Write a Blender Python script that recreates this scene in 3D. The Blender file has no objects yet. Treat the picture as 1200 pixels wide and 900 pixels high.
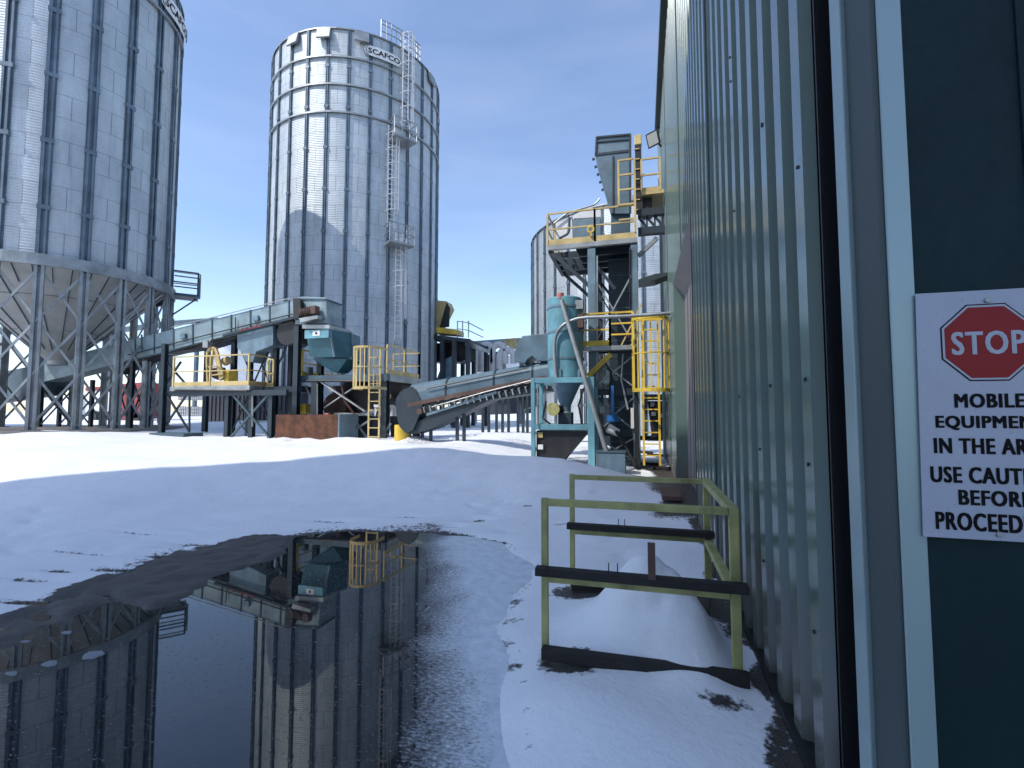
import bpy, bmesh, math, random
import numpy as np
from mathutils import Vector, Matrix
random.seed(7); rng = np.random.default_rng(5)
R = math.radians
SC = bpy.context.scene
COL = SC.collection

# ------------------------------------------------------------------ camera
F = 560.0; CW, CH = 1200, 900
EYE = Vector((0, 0, 1.68)); YAW = R(15.2); PITCH = math.atan(33 / F)
cam_d = bpy.data.cameras.new('camera'); cam = bpy.data.objects.new('camera', cam_d); COL.objects.link(cam)
cam_d.sensor_width = 36; cam_d.lens = 36 * F / CW; cam_d.clip_start = 0.05; cam_d.clip_end = 3000
cam.location = EYE; cam.rotation_euler = (math.pi / 2 + PITCH, 0, YAW)
SC.camera = cam
MR = cam.rotation_euler.to_matrix()

# ------------------------------------------------------------------ light
SUN_AZ, SUN_EL = 220.0, 48.0            # bearing from +Y towards +X, elevation
w = bpy.data.worlds.new('World'); SC.world = w; w.use_nodes = True
nt = w.node_tree; bg = nt.nodes['Background']
sky = nt.nodes.new('ShaderNodeTexSky'); sky.sky_type = 'NISHITA'; sky.sun_disc = False
sky.sun_elevation = R(SUN_EL); sky.sun_rotation = R(SUN_AZ); sky.altitude = 0
sky.air_density = 1.0; sky.dust_density = 0.6; sky.ozone_density = 3.0
tc = nt.nodes.new('ShaderNodeTexCoord'); mp = nt.nodes.new('ShaderNodeMapping'); mp.inputs['Scale'].default_value = (1, 1, 4.5)
nz = nt.nodes.new('ShaderNodeTexNoise'); nz.inputs['Scale'].default_value = 1.7; nz.inputs['Detail'].default_value = 7; nz.inputs['Roughness'].default_value = .55
rp = nt.nodes.new('ShaderNodeValToRGB'); rp.color_ramp.elements[0].position = .40; rp.color_ramp.elements[1].position = .80
rp.color_ramp.elements[0].color = (0, 0, 0, 1); rp.color_ramp.elements[1].color = (.09, .09, .09, 1)
mx = nt.nodes.new('ShaderNodeMixRGB'); mx.inputs['Color2'].default_value = (6.2, 6.6, 7.4, 1)
nt.links.new(tc.outputs['Generated'], mp.inputs['Vector']); nt.links.new(mp.outputs['Vector'], nz.inputs['Vector'])
nt.links.new(nz.outputs['Fac'], rp.inputs['Fac']); nt.links.new(rp.outputs['Color'], mx.inputs['Fac'])
tint = nt.nodes.new('ShaderNodeMixRGB'); tint.blend_type = 'MULTIPLY'; tint.inputs['Fac'].default_value = 1; tint.inputs['Color2'].default_value = (.965, .925, .925, 1)
nt.links.new(sky.outputs['Color'], mx.inputs['Color1']); nt.links.new(mx.outputs['Color'], tint.inputs['Color1']); nt.links.new(tint.outputs['Color'], bg.inputs['Color'])
bg.inputs['Strength'].default_value = 0.142
sl = bpy.data.lights.new('sun', 'SUN'); sl.energy = 1.72; sl.angle = R(.53); sl.color = (1, .95, .87)
so = bpy.data.objects.new('sun', sl); COL.objects.link(so)
sd_ = Vector((math.sin(R(SUN_AZ)) * math.cos(R(SUN_EL)), math.cos(R(SUN_AZ)) * math.cos(R(SUN_EL)), math.sin(R(SUN_EL))))
so.rotation_euler = sd_.to_track_quat('Z', 'Y').to_euler(); so.location = sd_ * 60
vs = SC.view_settings; vs.view_transform = 'Standard'; vs.look = 'None'; vs.gamma = 1; vs.exposure = 1.0; vs.use_curve_mapping = False
SC.cycles.max_bounces = 6; SC.cycles.glossy_bounces = 4; SC.cycles.diffuse_bounces = 3

# ------------------------------------------------------------------ pixel (photo, 1200x900) -> world
def ray(px, py): return MR @ Vector(((px - 600) / F, (450 - py) / F, -1))
def WY(px, py, Y): d = ray(px, py); return EYE + d * (Y / d.y)
def WX(px, py, X): d = ray(px, py); return EYE + d * (X / d.x)
def WZ(px, py, Z): d = ray(px, py); return EYE + d * ((Z - EYE.z) / d.z)

# ------------------------------------------------------------------ helpers
def off(o):
    v = Vector((0, 0, 0))
    while o is not None: v = v + Vector(o.location); o = o.parent
    return v
def tag(o, label=None, cat=None, group=None, kind=None):
    if label: o['label'] = label
    if cat: o['category'] = cat
    if group: o['group'] = group
    if kind: o['kind'] = kind
    return o
def thing(name, label, cat, loc=(0, 0, 0), group=None):
    o = bpy.data.objects.new(name, None); COL.objects.link(o); o.location = Vector(loc); o.empty_display_size = .1
    return tag(o, label, cat, group)
class MB:
    def __init__(s): s.v = []; s.f = []; s.uv = None
    def add(s, vs, fs):
        n = len(s.v); s.v += [tuple(v) for v in vs]; s.f += [tuple(i + n for i in f) for f in fs]; return s
    def box(s, a, b):
        x0, x1 = sorted((a[0], b[0])); y0, y1 = sorted((a[1], b[1])); z0, z1 = sorted((a[2], b[2]))
        return s.add([(x0,y0,z0),(x1,y0,z0),(x1,y1,z0),(x0,y1,z0),(x0,y0,z1),(x1,y0,z1),(x1,y1,z1),(x0,y1,z1)],
                     [(0,3,2,1),(4,5,6,7),(0,1,5,4),(1,2,6,5),(2,3,7,6),(3,0,4,7)])
    def bar(s, p, q, w, h=None, up=(0, 0, 1)):
        p = Vector(p); q = Vector(q); h = h or w; d = (q - p)
        if d.length < 1e-6: return s
        d.normalize(); up = Vector(up)
        if abs(d.dot(up)) > .98: up = Vector((0, 1, 0))
        a = d.cross(up).normalized(); b = a.cross(d).normalized(); vs = []
        for e in (p, q):
            for sx, sy in ((-1,-1),(1,-1),(1,1),(-1,1)): vs.append(e + a*sx*w/2 + b*sy*h/2)
        return s.add(vs, [(0,1,2,3),(7,6,5,4),(0,4,5,1),(1,5,6,2),(2,6,7,3),(3,7,4,0)])
    def ibeam(s, p, q, w, h, t=.02):
        p = Vector(p); q = Vector(q); d = (q - p).normalized(); up = Vector((0, 0, 1))
        if abs(d.dot(up)) > .98: up = Vector((0, 1, 0))
        a = d.cross(up).normalized(); b = a.cross(d).normalized()
        s.bar(p + b*(h/2 - t/2), q + b*(h/2 - t/2), w, t, b); s.bar(p - b*(h/2 - t/2), q - b*(h/2 - t/2), w, t, b)
        return s.bar(p, q, t, h - 2*t, b)
    def tube(s, pts, r, n=10, caps=True):
        pts = [Vector(p) for p in pts]; base = len(s.v); prev = None
        for i, p in enumerate(pts):
            d = (pts[min(i+1, len(pts)-1)] - pts[max(i-1, 0)]).normalized()
            if prev is None:
                up = Vector((0,0,1)) if abs(d.z) < .9 else Vector((0,1,0)); a = d.cross(up).normalized()
            else: a = (prev - d * prev.dot(d)).normalized()
            prev = a; b = d.cross(a); rr = r[i] if isinstance(r, (list, tuple)) else r
            for k in range(n):
                t = 2*math.pi*k/n; s.v.append(tuple(p + (a*math.cos(t) + b*math.sin(t))*rr))
        for i in range(len(pts)-1):
            for k in range(n):
                k2 = (k+1) % n; s.f.append((base+i*n+k, base+i*n+k2, base+(i+1)*n+k2, base+(i+1)*n+k))
        if caps:
            s.f.append(tuple(base+k for k in range(n))[::-1]); s.f.append(tuple(base+(len(pts)-1)*n+k for k in range(n)))
        return s
    def lathe(s, prof, c=(0,0,0), n=32, a0=0, a1=2*math.pi):
        base = len(s.v); full = abs(a1-a0-2*math.pi) < 1e-6; m = n if full else n+1
        for r, z in prof:
            for k in range(m):
                t = a0 + (a1-a0)*k/n; s.v.append((c[0]+r*math.cos(t), c[1]+r*math.sin(t), c[2]+z))
        for i in range(len(prof)-1):
            for k in range(n):
                k2 = (k+1) % m; s.f.append((base+i*m+k, base+i*m+k2, base+(i+1)*m+k2, base+(i+1)*m+k))
        return s
    def prism(s, pts, vec):
        pts = [Vector(p) for p in pts]; vec = Vector(vec); n = len(pts)
        vs = pts + [p + vec for p in pts]
        fs = [tuple(range(n)), tuple(range(2*n-1, n-1, -1))] + [(i, n+i, n+(i+1)%n, (i+1)%n) for i in range(n)]
        return s.add(vs, fs)
    def py(s, pix, Y0, Y1):      # outline seen on plane y=Y0, given real depth to y=Y1
        return s.prism([WY(a, b, Y0) for a, b in pix], (0, Y1-Y0, 0))
    def loft(s, a, b):
        n = len(a); return s.add(list(a)+list(b), [tuple(range(n)), tuple(range(2*n-1, n-1, -1))] + [(i, n+i, n+(i+1)%n, (i+1)%n) for i in range(n)])
    def build(s, name, mat, parent=None, smooth=False, bevel=0, label=None):
        me = bpy.data.meshes.new(name); o_ = off(parent)
        me.from_pydata([(v[0]-o_.x, v[1]-o_.y, v[2]-o_.z) for v in s.v], [], s.f)
        bm = bmesh.new(); bm.from_mesh(me); bmesh.ops.recalc_face_normals(bm, faces=bm.faces); bm.to_mesh(me); bm.free()
        me.materials.append(mat)
        if smooth:
            me.polygons.foreach_set('use_smooth', [True]*len(me.polygons))
            try: me.set_sharp_from_angle(angle=R(38))
            except Exception: pass
        ob = bpy.data.objects.new(name, me); COL.objects.link(ob); ob.parent = parent
        if bevel:
            m = ob.modifiers.new('bevel', 'BEVEL'); m.width = bevel; m.segments = 2; m.limit_method = 'ANGLE'
        if label: ob['label'] = label
        return ob
def copy_tree(o, parent=None):
    c = o.copy(); COL.objects.link(c); c.parent = parent
    for ch in [x for x in bpy.data.objects if x.parent == o]: copy_tree(ch, c)
    return c
def one(mb, name, mat, label, cat, group=None, **k):
    return tag(mb.build(name, mat, None, **k), label, cat, group)
def struct(o): o['kind'] = 'structure'; return o

# ------------------------------------------------------------------ materials
def lin(r, g, b): return tuple(((c/255)/12.92 if c/255 <= .04045 else ((c/255+.055)/1.055)**2.4) for c in (r, g, b))
def mat_new(name):
    m = bpy.data.materials.new(name); m.use_nodes = True; n = m.node_tree
    return m, n, n.nodes['Principled BSDF']
def N(n, t, **k):
    x = n.nodes.new(t)
    for a, b in k.items():
        if a in x.inputs.keys() if hasattr(x.inputs, 'keys') else False: x.inputs[a].default_value = b
        else: setattr(x, a, b)
    return x
def noise(n, scale, detail=4, rough=.55, vec=None, stretch=None):
    t = n.nodes.new('ShaderNodeTexNoise'); t.inputs['Scale'].default_value = scale; t.inputs['Detail'].default_value = detail; t.inputs['Roughness'].default_value = rough
    if vec is None: vec = n.nodes.new('ShaderNodeTexCoord').outputs['Object']
    if stretch:
        mpn = n.nodes.new('ShaderNodeMapping'); mpn.inputs['Scale'].default_value = stretch; n.links.new(vec, mpn.inputs['Vector']); vec = mpn.outputs['Vector']
    n.links.new(vec, t.inputs['Vector']); return t
def ramp(n, src, p0, p1, c0=(0,0,0), c1=(1,1,1)):
    r = n.nodes.new('ShaderNodeValToRGB'); e = r.color_ramp.elements
    e[0].position = p0; e[1].position = p1; e[0].color = (*c0, 1); e[1].color = (*c1, 1)
    n.links.new(src, r.inputs['Fac']); return r.outputs['Color']
def mix(n, fac, a, b, mode='MIX'):
    m = n.nodes.new('ShaderNodeMixRGB'); m.blend_type = mode
    for s, v in (('Fac', fac), ('Color1', a), ('Color2', b)):
        if isinstance(v, (int, float)): m.inputs[s].default_value = v
        elif isinstance(v, tuple): m.inputs[s].default_value = (*v, 1)[:4]
        else: n.links.new(v, m.inputs[s])
    return m.outputs['Color']
def bump(n, b, src, strength, dist=.01):
    x = n.nodes.new('ShaderNodeBump'); x.inputs['Strength'].default_value = strength; x.inputs['Distance'].default_value = dist
    n.links.new(src, x.inputs['Height'])
    n.links.new(x.outputs['Normal'], b.inputs['Normal']); return x
def paint(name, col, rough=.45, metal=0.0, var=.35, dirt=(.05, .045, .04), dirt_amt=.45, scale=1.6, bmp=.12):
    m, n, b = mat_new(name)
    big = noise(n, scale, 6, .6); c1 = mix(n, ramp(n, big.outputs['Fac'], .35, .7), tuple(c*(1-var) for c in col), tuple(min(1, c*(1+var*.5)) for c in col))
    streak = noise(n, 7, 5, .7, stretch=(1, 1, .16)); c2 = mix(n, mix(n, dirt_amt, (0,0,0), ramp(n, streak.outputs['Fac'], .54, .78)), c1, dirt)
    n.links.new(c2, b.inputs['Base Color'])
    fine = noise(n, 30, 3); rr = n.nodes.new('ShaderNodeMapRange'); rr.inputs['To Min'].default_value = max(.05, rough-(.12 if bmp else .03)); rr.inputs['To Max'].default_value = rough+(.18 if bmp else .06)
    n.links.new(fine.outputs['Fac'], rr.inputs['Value']); n.links.new(rr.outputs['Result'], b.inputs['Roughness'])
    b.inputs['Metallic'].default_value = metal
    if bmp: bump(n, b, fine.outputs['Fac'], bmp, .004)
    return m
M = {}
M['blue'] = paint('painted_blue_grey_steel', (.15, .235, .29))
M['blue_d'] = paint('dusty_blue_steel', (.11, .18, .225), .5)
M['blue_lt'] = paint('pale_blue_grey_cladding', (.25, .34, .37), .5, dirt_amt=.25)
M['navy'] = paint('dark_navy_steel', (.020, .036, .050), .5)
M['steelblue'] = paint('mid_blue_steel', (.055, .10, .13), .5)
M['black'] = paint('black_rubber_and_steel', (.015, .016, .018), .5, var=.2)
M['teal'] = paint('teal_hopper_paint', (.03, .13, .165), .45, dirt_amt=.25)
M['cyan'] = paint('light_turquoise_tank_paint', (.15, .35, .41), .4, dirt_amt=.3)
M['yellow'] = paint('faded_yellow_safety_paint', (.62, .47, .20), .5, dirt=(.25, .2, .1), dirt_amt=.35)
M['yellow2'] = paint('bright_yellow_safety_paint', (.80, .55, .06), .45, dirt=(.3, .22, .08), dirt_amt=.3)
M['olive'] = paint('weathered_green_yellow_paint', (.42, .41, .16), .5, dirt=(.12, .09, .05), dirt_amt=.8, scale=5)
M['galv'] = paint('galvanised_steel', (.36, .38, .38), .42, .55, dirt_amt=.2)
M['galv_d'] = paint('weathered_galvanised_leg_steel', (.31, .345, .36), .5, .35, dirt_amt=.3)
M['white'] = paint('white_painted_metal', (.72, .72, .72), .5, dirt_amt=.25, var=.1)
M['wall'] = paint('green_grey_wall_cladding', (.118, .178, .152), .17, .1, dirt=(.10, .13, .12), dirt_amt=.12, var=.08, scale=.5, bmp=0)
M['trim'] = paint('pale_green_corner_trim', (.30, .40, .41), .32, .2, dirt_amt=.0, var=.03, dirt=(.1,.12,.12), bmp=0)
M['trimdark'] = paint('dark_green_trim', (.05, .07, .072), .55, dirt_amt=.15, var=.1, bmp=0)
M['palewall'] = paint('pale_bounce_cladding', (.82, .82, .82), .5, dirt_amt=.15, var=.05)  # pale so the unseen wall bounces light onto the shaded snow
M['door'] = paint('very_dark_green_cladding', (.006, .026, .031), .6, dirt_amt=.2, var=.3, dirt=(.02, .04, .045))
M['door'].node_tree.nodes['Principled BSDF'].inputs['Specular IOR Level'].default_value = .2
def splash(m, col=(.16, .15, .135)):
    n = m.node_tree; b = n.nodes['Principled BSDF']; src = b.inputs['Base Color'].links[0].from_socket
    geo = n.nodes.new('ShaderNodeNewGeometry').outputs['Position']; sp = n.nodes.new('ShaderNodeSeparateXYZ'); n.links.new(geo, sp.inputs['Vector'])
    ns = noise(n, 3.5, 7, .7, vec=geo, stretch=(1, 1, .5)); a = n.nodes.new('ShaderNodeMath'); a.operation = 'MULTIPLY_ADD'; a.inputs[1].default_value = -1.5
    n.links.new(ns.outputs['Fac'], a.inputs[0]); n.links.new(sp.outputs['Z'], a.inputs[2])
    f = ramp(n, a.outputs[0], .0, .42, (.75,)*3, (0,)*3); a.inputs[1].default_value = -1.1
    n.links.new(mix(n, f, src, col), b.inputs['Base Color'])
splash(M['wall']); M['wall'].node_tree.nodes['Principled BSDF'].inputs['Specular IOR Level'].default_value = 1.0
M['jamb'] = paint('beige_grey_door_panel', (.25, .22, .22), .5, dirt_amt=.2, var=.1)
M['fascia'] = paint('dark_fascia_metal', (.03, .045, .045), .4)
M['rust'] = paint('rusty_orange_steel', (.13, .05, .025), .8, dirt=(.05, .02, .015), dirt_amt=.9, var=.6, scale=3)
M['brown'] = paint('brown_rusted_trim', (.12, .07, .055), .7, dirt_amt=.5)
M['red'] = paint('red_machine_paint', (.28, .03, .03), .45)
M['redcap'] = paint('faded_red_cap', (.55, .16, .12), .5)
M['darkbox'] = paint('dark_slate_container_paint', (.045, .05, .065), .5, var=.2)
M['concrete'] = paint('grey_concrete', (.26, .24, .22), .85, dirt_amt=.6, var=.3, dirt=(.09, .07, .055))
M['beam'] = paint('old_dark_stained_timber', (.022, .018, .018), .75, dirt=(.07, .06, .055), dirt_amt=.3, scale=6)
M['chain'] = paint('dark_chain_steel', (.04, .035, .03), .6)
M['bluebox'] = paint('bright_blue_plastic', (.02, .17, .50), .4)
M['dirt'] = paint('brown_dirt', (.09, .065, .05), .9)
M['signface'] = paint('white_sign_face', (.36, .39, .47), .28, dirt_amt=.12, var=.05, dirt=(.3, .32, .38), scale=4)
M['signred'] = paint('red_sign_print', (.26, .010, .014), .3, dirt_amt=.1, var=.1)
M['signblk'] = paint('black_sign_print', (.004, .004, .005), .6, dirt_amt=.0, var=.05)
M['ice'] = paint('dirty_pale_ice', (.22, .25, .28), .45, dirt_amt=.7, dirt=(.2, .2, .2))
M['signred'].node_tree.nodes['Principled BSDF'].inputs['Specular IOR Level'].default_value = .2
M['signblk'].node_tree.nodes['Principled BSDF'].inputs['Specular IOR Level'].default_value = .15
M['lamp'] = paint('floodlight_glass', (.45, .47, .42), .25, var=.1, dirt_amt=.1)

def silo_mat(name, nb, sheet):
    # uv.x counts bays, uv.y counts metres: staggered sheets, horizontal corrugation
    m, n, b = mat_new(name)
    uv = n.nodes.new('ShaderNodeUVMap').outputs['UV']
    mpn = n.nodes.new('ShaderNodeMapping'); mpn.inputs['Scale'].default_value = (1, 1/sheet, 1); mpn.inputs['Location'].default_value = (0, 0, 0); n.links.new(uv, mpn.inputs['Vector'])
    br = n.nodes.new('ShaderNodeTexBrick'); br.offset = .5; br.squash = 1; br.inputs['Scale'].default_value = 1
    br.inputs['Brick Width'].default_value = 1; br.inputs['Row Height'].default_value = 1; br.inputs['Mortar Size'].default_value = .016; br.inputs['Mortar Smooth'].default_value = .3; br.inputs['Bias'].default_value = 0
    br.inputs['Color1'].default_value = (.50, .55, .58, 1); br.inputs['Color2'].default_value = (.53, .58, .605, 1); br.inputs['Mortar'].default_value = (.30, .33, .35, 1)
    n.links.new(mpn.outputs['Vector'], br.inputs['Vector'])
    ns = noise(n, 1.3, 6, .65, stretch=(1, 1, .35)); c = mix(n, ramp(n, ns.outputs['Fac'], .3, .75), (.72,.73,.74), (1.12,1.11,1.1)); c = mix(n, 1.0, br.outputs['Color'], c, 'MULTIPLY')
    st = noise(n, 4, 5, .7, stretch=(1, 1, .05)); c = mix(n, mix(n, .5, (0,0,0), ramp(n, st.outputs['Fac'], .56, .75)), c, (.22, .23, .23))
    n.links.new(c, b.inputs['Base Color']); b.inputs['Metallic'].default_value = .32
    fr = noise(n, 9, 4); rr = n.nodes.new('ShaderNodeMapRange'); rr.inputs['To Min'].default_value = .46; rr.inputs['To Max'].default_value = .6
    n.links.new(fr.outputs['Fac'], rr.inputs['Value']); n.links.new(rr.outputs['Result'], b.inputs['Roughness'])
    sep = n.nodes.new('ShaderNodeSeparateXYZ'); n.links.new(uv, sep.inputs['Vector'])
    mm = n.nodes.new('ShaderNodeMath'); mm.operation = 'MULTIPLY'; mm.inputs[1].default_value = 2*math.pi/.102; n.links.new(sep.outputs['Y'], mm.inputs[0])
    sn = n.nodes.new('ShaderNodeMath'); sn.operation = 'SINE'; n.links.new(mm.outputs[0], sn.inputs[0])
    ad = n.nodes.new('ShaderNodeMath'); ad.operation = 'MULTIPLY_ADD'; ad.inputs[1].default_value = .5; n.links.new(sn.outputs[0], ad.inputs[0])
    fn = noise(n, 14, 3); n.links.new(fn.outputs['Fac'], ad.inputs[2])
    bump(n, b, ad.outputs[0], .55, .016)
    return m
def cone_mat():
    m, n, b = mat_new('galvanised_hopper_cone')
    ns = noise(n, 1.2, 5); n.links.new(mix(n, ramp(n, ns.outputs['Fac'], .3, .7), (.34,.35,.35), (.48,.49,.48)), b.inputs['Base Color'])
    b.inputs['Metallic'].default_value = .3; b.inputs['Roughness'].default_value = .55; return m
M['stiff'] = paint('blue_grey_stiffener_steel', (.15, .20, .245), .45, .2, dirt_amt=.2)
M['cone'] = cone_mat()

def ground_mat():
    m, n, b = mat_new('snow_and_wet_gravel')
    at = n.nodes.new('ShaderNodeAttribute'); at.attribute_name = 'bare'
    geo = n.nodes.new('ShaderNodeNewGeometry').outputs['Position']
    n1 = noise(n, 2.2, 8, .65, vec=geo); n2 = noise(n, 22, 5, .6, vec=geo); n3 = noise(n, 140, 3, .6, vec=geo)
    a2 = n.nodes.new('ShaderNodeMath'); a2.operation = 'MULTIPLY_ADD'; a2.inputs[1].default_value = .55; a2.use_clamp = False
    n.links.new(n2.outputs['Fac'], a2.inputs[0]); n.links.new(at.outputs['Fac'], a2.inputs[2])
    a3 = n.nodes.new('ShaderNodeMath'); a3.operation = 'MULTIPLY_ADD'; a3.inputs[1].default_value = .35; n.links.new(n1.outputs['Fac'], a3.inputs[0]); n.links.new(a2.outputs[0], a3.inputs[2])
    mask = ramp(n, a3.outputs[0], .88, .99)
    snow = mix(n, ramp(n, n1.outputs['Fac'], .3, .7), (.84, .86, .89), (.92, .93, .95))
    grit = noise(n, 60, 4, .7, vec=geo); snow = mix(n, mix(n, .35, (0,0,0), ramp(n, grit.outputs['Fac'], .66, .74)), snow, (.38, .37, .36))
    bigd = noise(n, .55, 6, .6, vec=geo); snow = mix(n, mix(n, .35, (0,0,0), ramp(n, bigd.outputs['Fac'], .55, .75)), snow, (.62, .66, .72))
    gr = mix(n, ramp(n, n3.outputs['Fac'], .35, .68), (.022, .020, .019), (.11, .10, .095))
    gr = mix(n, mix(n, .6, (0,0,0), ramp(n, n2.outputs['Fac'], .5, .7)), gr, (.05, .045, .042))
    n.links.new(mix(n, mask, snow, gr), b.inputs['Base Color'])
    n.links.new(ramp(n, mask, 0, 1, (.62,)*3, (.5,)*3), b.inputs['Roughness'])
    hs = n.nodes.new('ShaderNodeMath'); hs.operation = 'MULTIPLY_ADD'; hs.inputs[1].default_value = .35; n.links.new(n2.outputs['Fac'], hs.inputs[0]); n.links.new(n1.outputs['Fac'], hs.inputs[2])
    h3 = n.nodes.new('ShaderNodeMath'); h3.operation = 'MULTIPLY_ADD'; h3.inputs[1].default_value = .10; n.links.new(n3.outputs['Fac'], h3.inputs[0]); n.links.new(hs.outputs[0], h3.inputs[2])
    bump(n, b, h3.outputs[0], .42, .05)
    b.inputs['Specular IOR Level'].default_value = .35
    return m
M['ground'] = ground_mat()
def water_mat():
    m, n, b = mat_new('dark_puddle_water_with_slush')
    geo = n.nodes.new('ShaderNodeNewGeometry').outputs['Position']
    sep = n.nodes.new('ShaderNodeSeparateXYZ'); n.links.new(geo, sep.inputs['Vector'])
    # pale slush lies along the right shore, thinning out to the left and towards the near side
    my = n.nodes.new('ShaderNodeMath'); my.operation = 'MULTIPLY_ADD'; my.inputs[1].default_value = SLK; n.links.new(sep.outputs['Y'], my.inputs[0]); n.links.new(sep.outputs['X'], my.inputs[2])
    big = noise(n, 1.1, 5, .6, vec=geo); mb_ = n.nodes.new('ShaderNodeMath'); mb_.operation = 'MULTIPLY_ADD'; mb_.inputs[1].default_value = .8; n.links.new(big.outputs['Fac'], mb_.inputs[0]); n.links.new(my.outputs[0], mb_.inputs[2])
    mr = n.nodes.new('ShaderNodeMapRange'); mr.inputs['From Min'].default_value = SLB-.25+.4; mr.inputs['From Max'].default_value = SLB+.35+.4; n.links.new(mb_.outputs[0], mr.inputs['Value'])
    sp = noise(n, 55, 7, .72, vec=geo, stretch=(.55, 1, 1))
    s2 = n.nodes.new('ShaderNodeMath'); s2.operation = 'MULTIPLY_ADD'; s2.inputs[1].default_value = .55; n.links.new(mr.outputs['Result'], s2.inputs[0]); n.links.new(sp.outputs['Fac'], s2.inputs[2])
    mask = ramp(n, s2.outputs[0], .60, .95)
    gv = noise(n, 9, 6, .7, vec=geo); pale = mix(n, ramp(n, gv.outputs['Fac'], .35, .7), (.55, .60, .66), (.80, .84, .88))
    n.links.new(mix(n, mask, (.010, .012, .014), pale), b.inputs['Base Color'])
    n.links.new(ramp(n, mask, 0, 1, (.015,)*3, (.42,)*3), b.inputs['Roughness'])
    b.inputs['IOR'].default_value = 1.62
    rip = noise(n, 5, 2, .5, vec=geo); hh = n.nodes.new('ShaderNodeMath'); hh.operation = 'MULTIPLY_ADD'; hh.inputs[1].default_value = .01; n.links.new(rip.outputs['Fac'], hh.inputs[0]); n.links.new(mask, hh.inputs[2])
    bump(n, b, hh.outputs[0], .30, .010)
    return m
_a, _b = WZ(512, 628, 0), WZ(530, 900, 0); SLK = -(_a.x-_b.x)/(_a.y-_b.y); SLB = _a.x+SLK*_a.y
M['water'] = water_mat()

# ------------------------------------------------------------------ ground
def smooth(a, b, x): t = np.clip((x-a)/(b-a), 0, 1); return t*t*(3-2*t)
def vnoise(x, y, s, seed):
    r = np.random.default_rng(seed); G = r.random((64, 64)); u = x*s; v = y*s
    i = np.floor(u).astype(int); j = np.floor(v).astype(int); fu = u-i; fv = v-j; fu = fu*fu*(3-2*fu); fv = fv*fv*(3-2*fv)
    g = lambda a, b: G[a % 64, b % 64]
    return (g(i,j)*(1-fu)+g(i+1,j)*fu)*(1-fv)+(g(i,j+1)*(1-fu)+g(i+1,j+1)*fu)*fv - .5
def sdist(poly, X, Y):
    P = np.array(poly); d2 = np.full(X.shape, 1e9); ins = np.zeros(X.shape, bool)
    for k in range(len(P)):
        a = P[k]; b = P[(k+1) % len(P)]; e = b-a; t = np.clip(((X-a[0])*e[0]+(Y-a[1])*e[1])/(e@e), 0, 1)
        d2 = np.minimum(d2, (X-a[0]-t*e[0])**2+(Y-a[1]-t*e[1])**2)
        c = ((a[1] <= Y) & (b[1] > Y)) | ((b[1] <= Y) & (a[1] > Y))
        with np.errstate(divide='ignore', invalid='ignore'): xi = a[0]+(Y-a[1])*e[0]/e[1]
        ins ^= c & (X < xi)
    d = np.sqrt(d2); return np.where(ins, -d, d)
def zp(pix): return [tuple(WZ(a, b, 0)[:2]) for a, b in pix]
PUD = zp([(-260, 860), (-60, 762), (0, 737), (60, 708), (130, 682), (200, 655), (300, 634), (400, 623), (510, 625), (590, 636), (628, 664), (606, 700), (586, 735), (600, 775), (612, 840), (615, 960), (600, 1400), (0, 1500), (-600, 1400)])
BAR = zp([(108, 690), (150, 670), (200, 650), (300, 629), (350, 629), (337, 648), (312, 661), (262, 674), (236, 692), (222, 704), (180, 718), (140, 714)])
BAR2 = zp([(-80, 768), (0, 726), (60, 698), (130, 672), (152, 700), (110, 722), (40, 752), (-40, 796)])
xs = np.concatenate([-np.geomspace(12.4, 400, 46)[::-1], np.arange(-12.2, 1.6, .05), np.geomspace(1.65, 300, 42)])
ys = np.concatenate([-np.geomspace(.6, 120, 24)[::-1], np.arange(-.5, 8.5, .05), np.arange(8.5, 24, .16), np.geomspace(24.3, 900, 46)])
X, Y = np.meshgrid(xs, ys)
sdp = sdist(PUD, X, Y); sdb = sdist(BAR, X, Y); sdb2 = sdist(BAR2, X, Y)
wob = vnoise(X, Y, 2.3, 1)*.20+vnoise(X, Y, 6, 2)*.07*smooth(-1, -3, X)
sdw = sdp+wob*smooth(0, 1.5, X*0+1.5)*.6
out = np.clip(sdw, 0, None)
rise = .035*(1-np.exp(-out/.12))+.07*smooth(0, 1.8, out)
yard = smooth(0.6, 5.2, out)*smooth(5.2, 9.5, Y+.25*np.clip(-X-4, 0, 8))
side = smooth(.65, -2.2, X)
back = 1-.62*smooth(10.6, 12.2, Y)*smooth(-5.2, -2.6, X)
Z = np.where(sdw < 0, -.10*smooth(0, .5, -sdw), rise+.56*yard*(.25+.75*side)*back)
# mounds and drifts
def gs(cx, cy, sx, sy, rot=0):
    c, s = math.cos(rot), math.sin(rot); u = (X-cx)*c+(Y-cy)*s; v = -(X-cx)*s+(Y-cy)*c
    return np.exp(-(u/sx)**2-(v/sy)**2)
c1 = WZ(440, 528, .72)
Z += .17*gs(c1.x, c1.y, 2.6, 1.8, .2)
Z += .10*gs(-1.6, 9.2, 1.3, 1.2)
Z += .34*smooth(-13.5, -20, X)*smooth(7, 12, Y)
Z += .25*gs(-19, 21, 5, 2.2)+.12*gs(-6, 20, 3, 2)
far = smooth(26, 80, np.hypot(X, Y)); Z += far*.35
Z += (vnoise(X, Y, .35, 3)*.10+vnoise(X, Y, 1.1, 4)*.045+vnoise(X, Y, 3.4, 9)*.018)*smooth(.2, 2.2, out)*np.where(np.hypot(X, Y) > 90, 0, 1)
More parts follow.
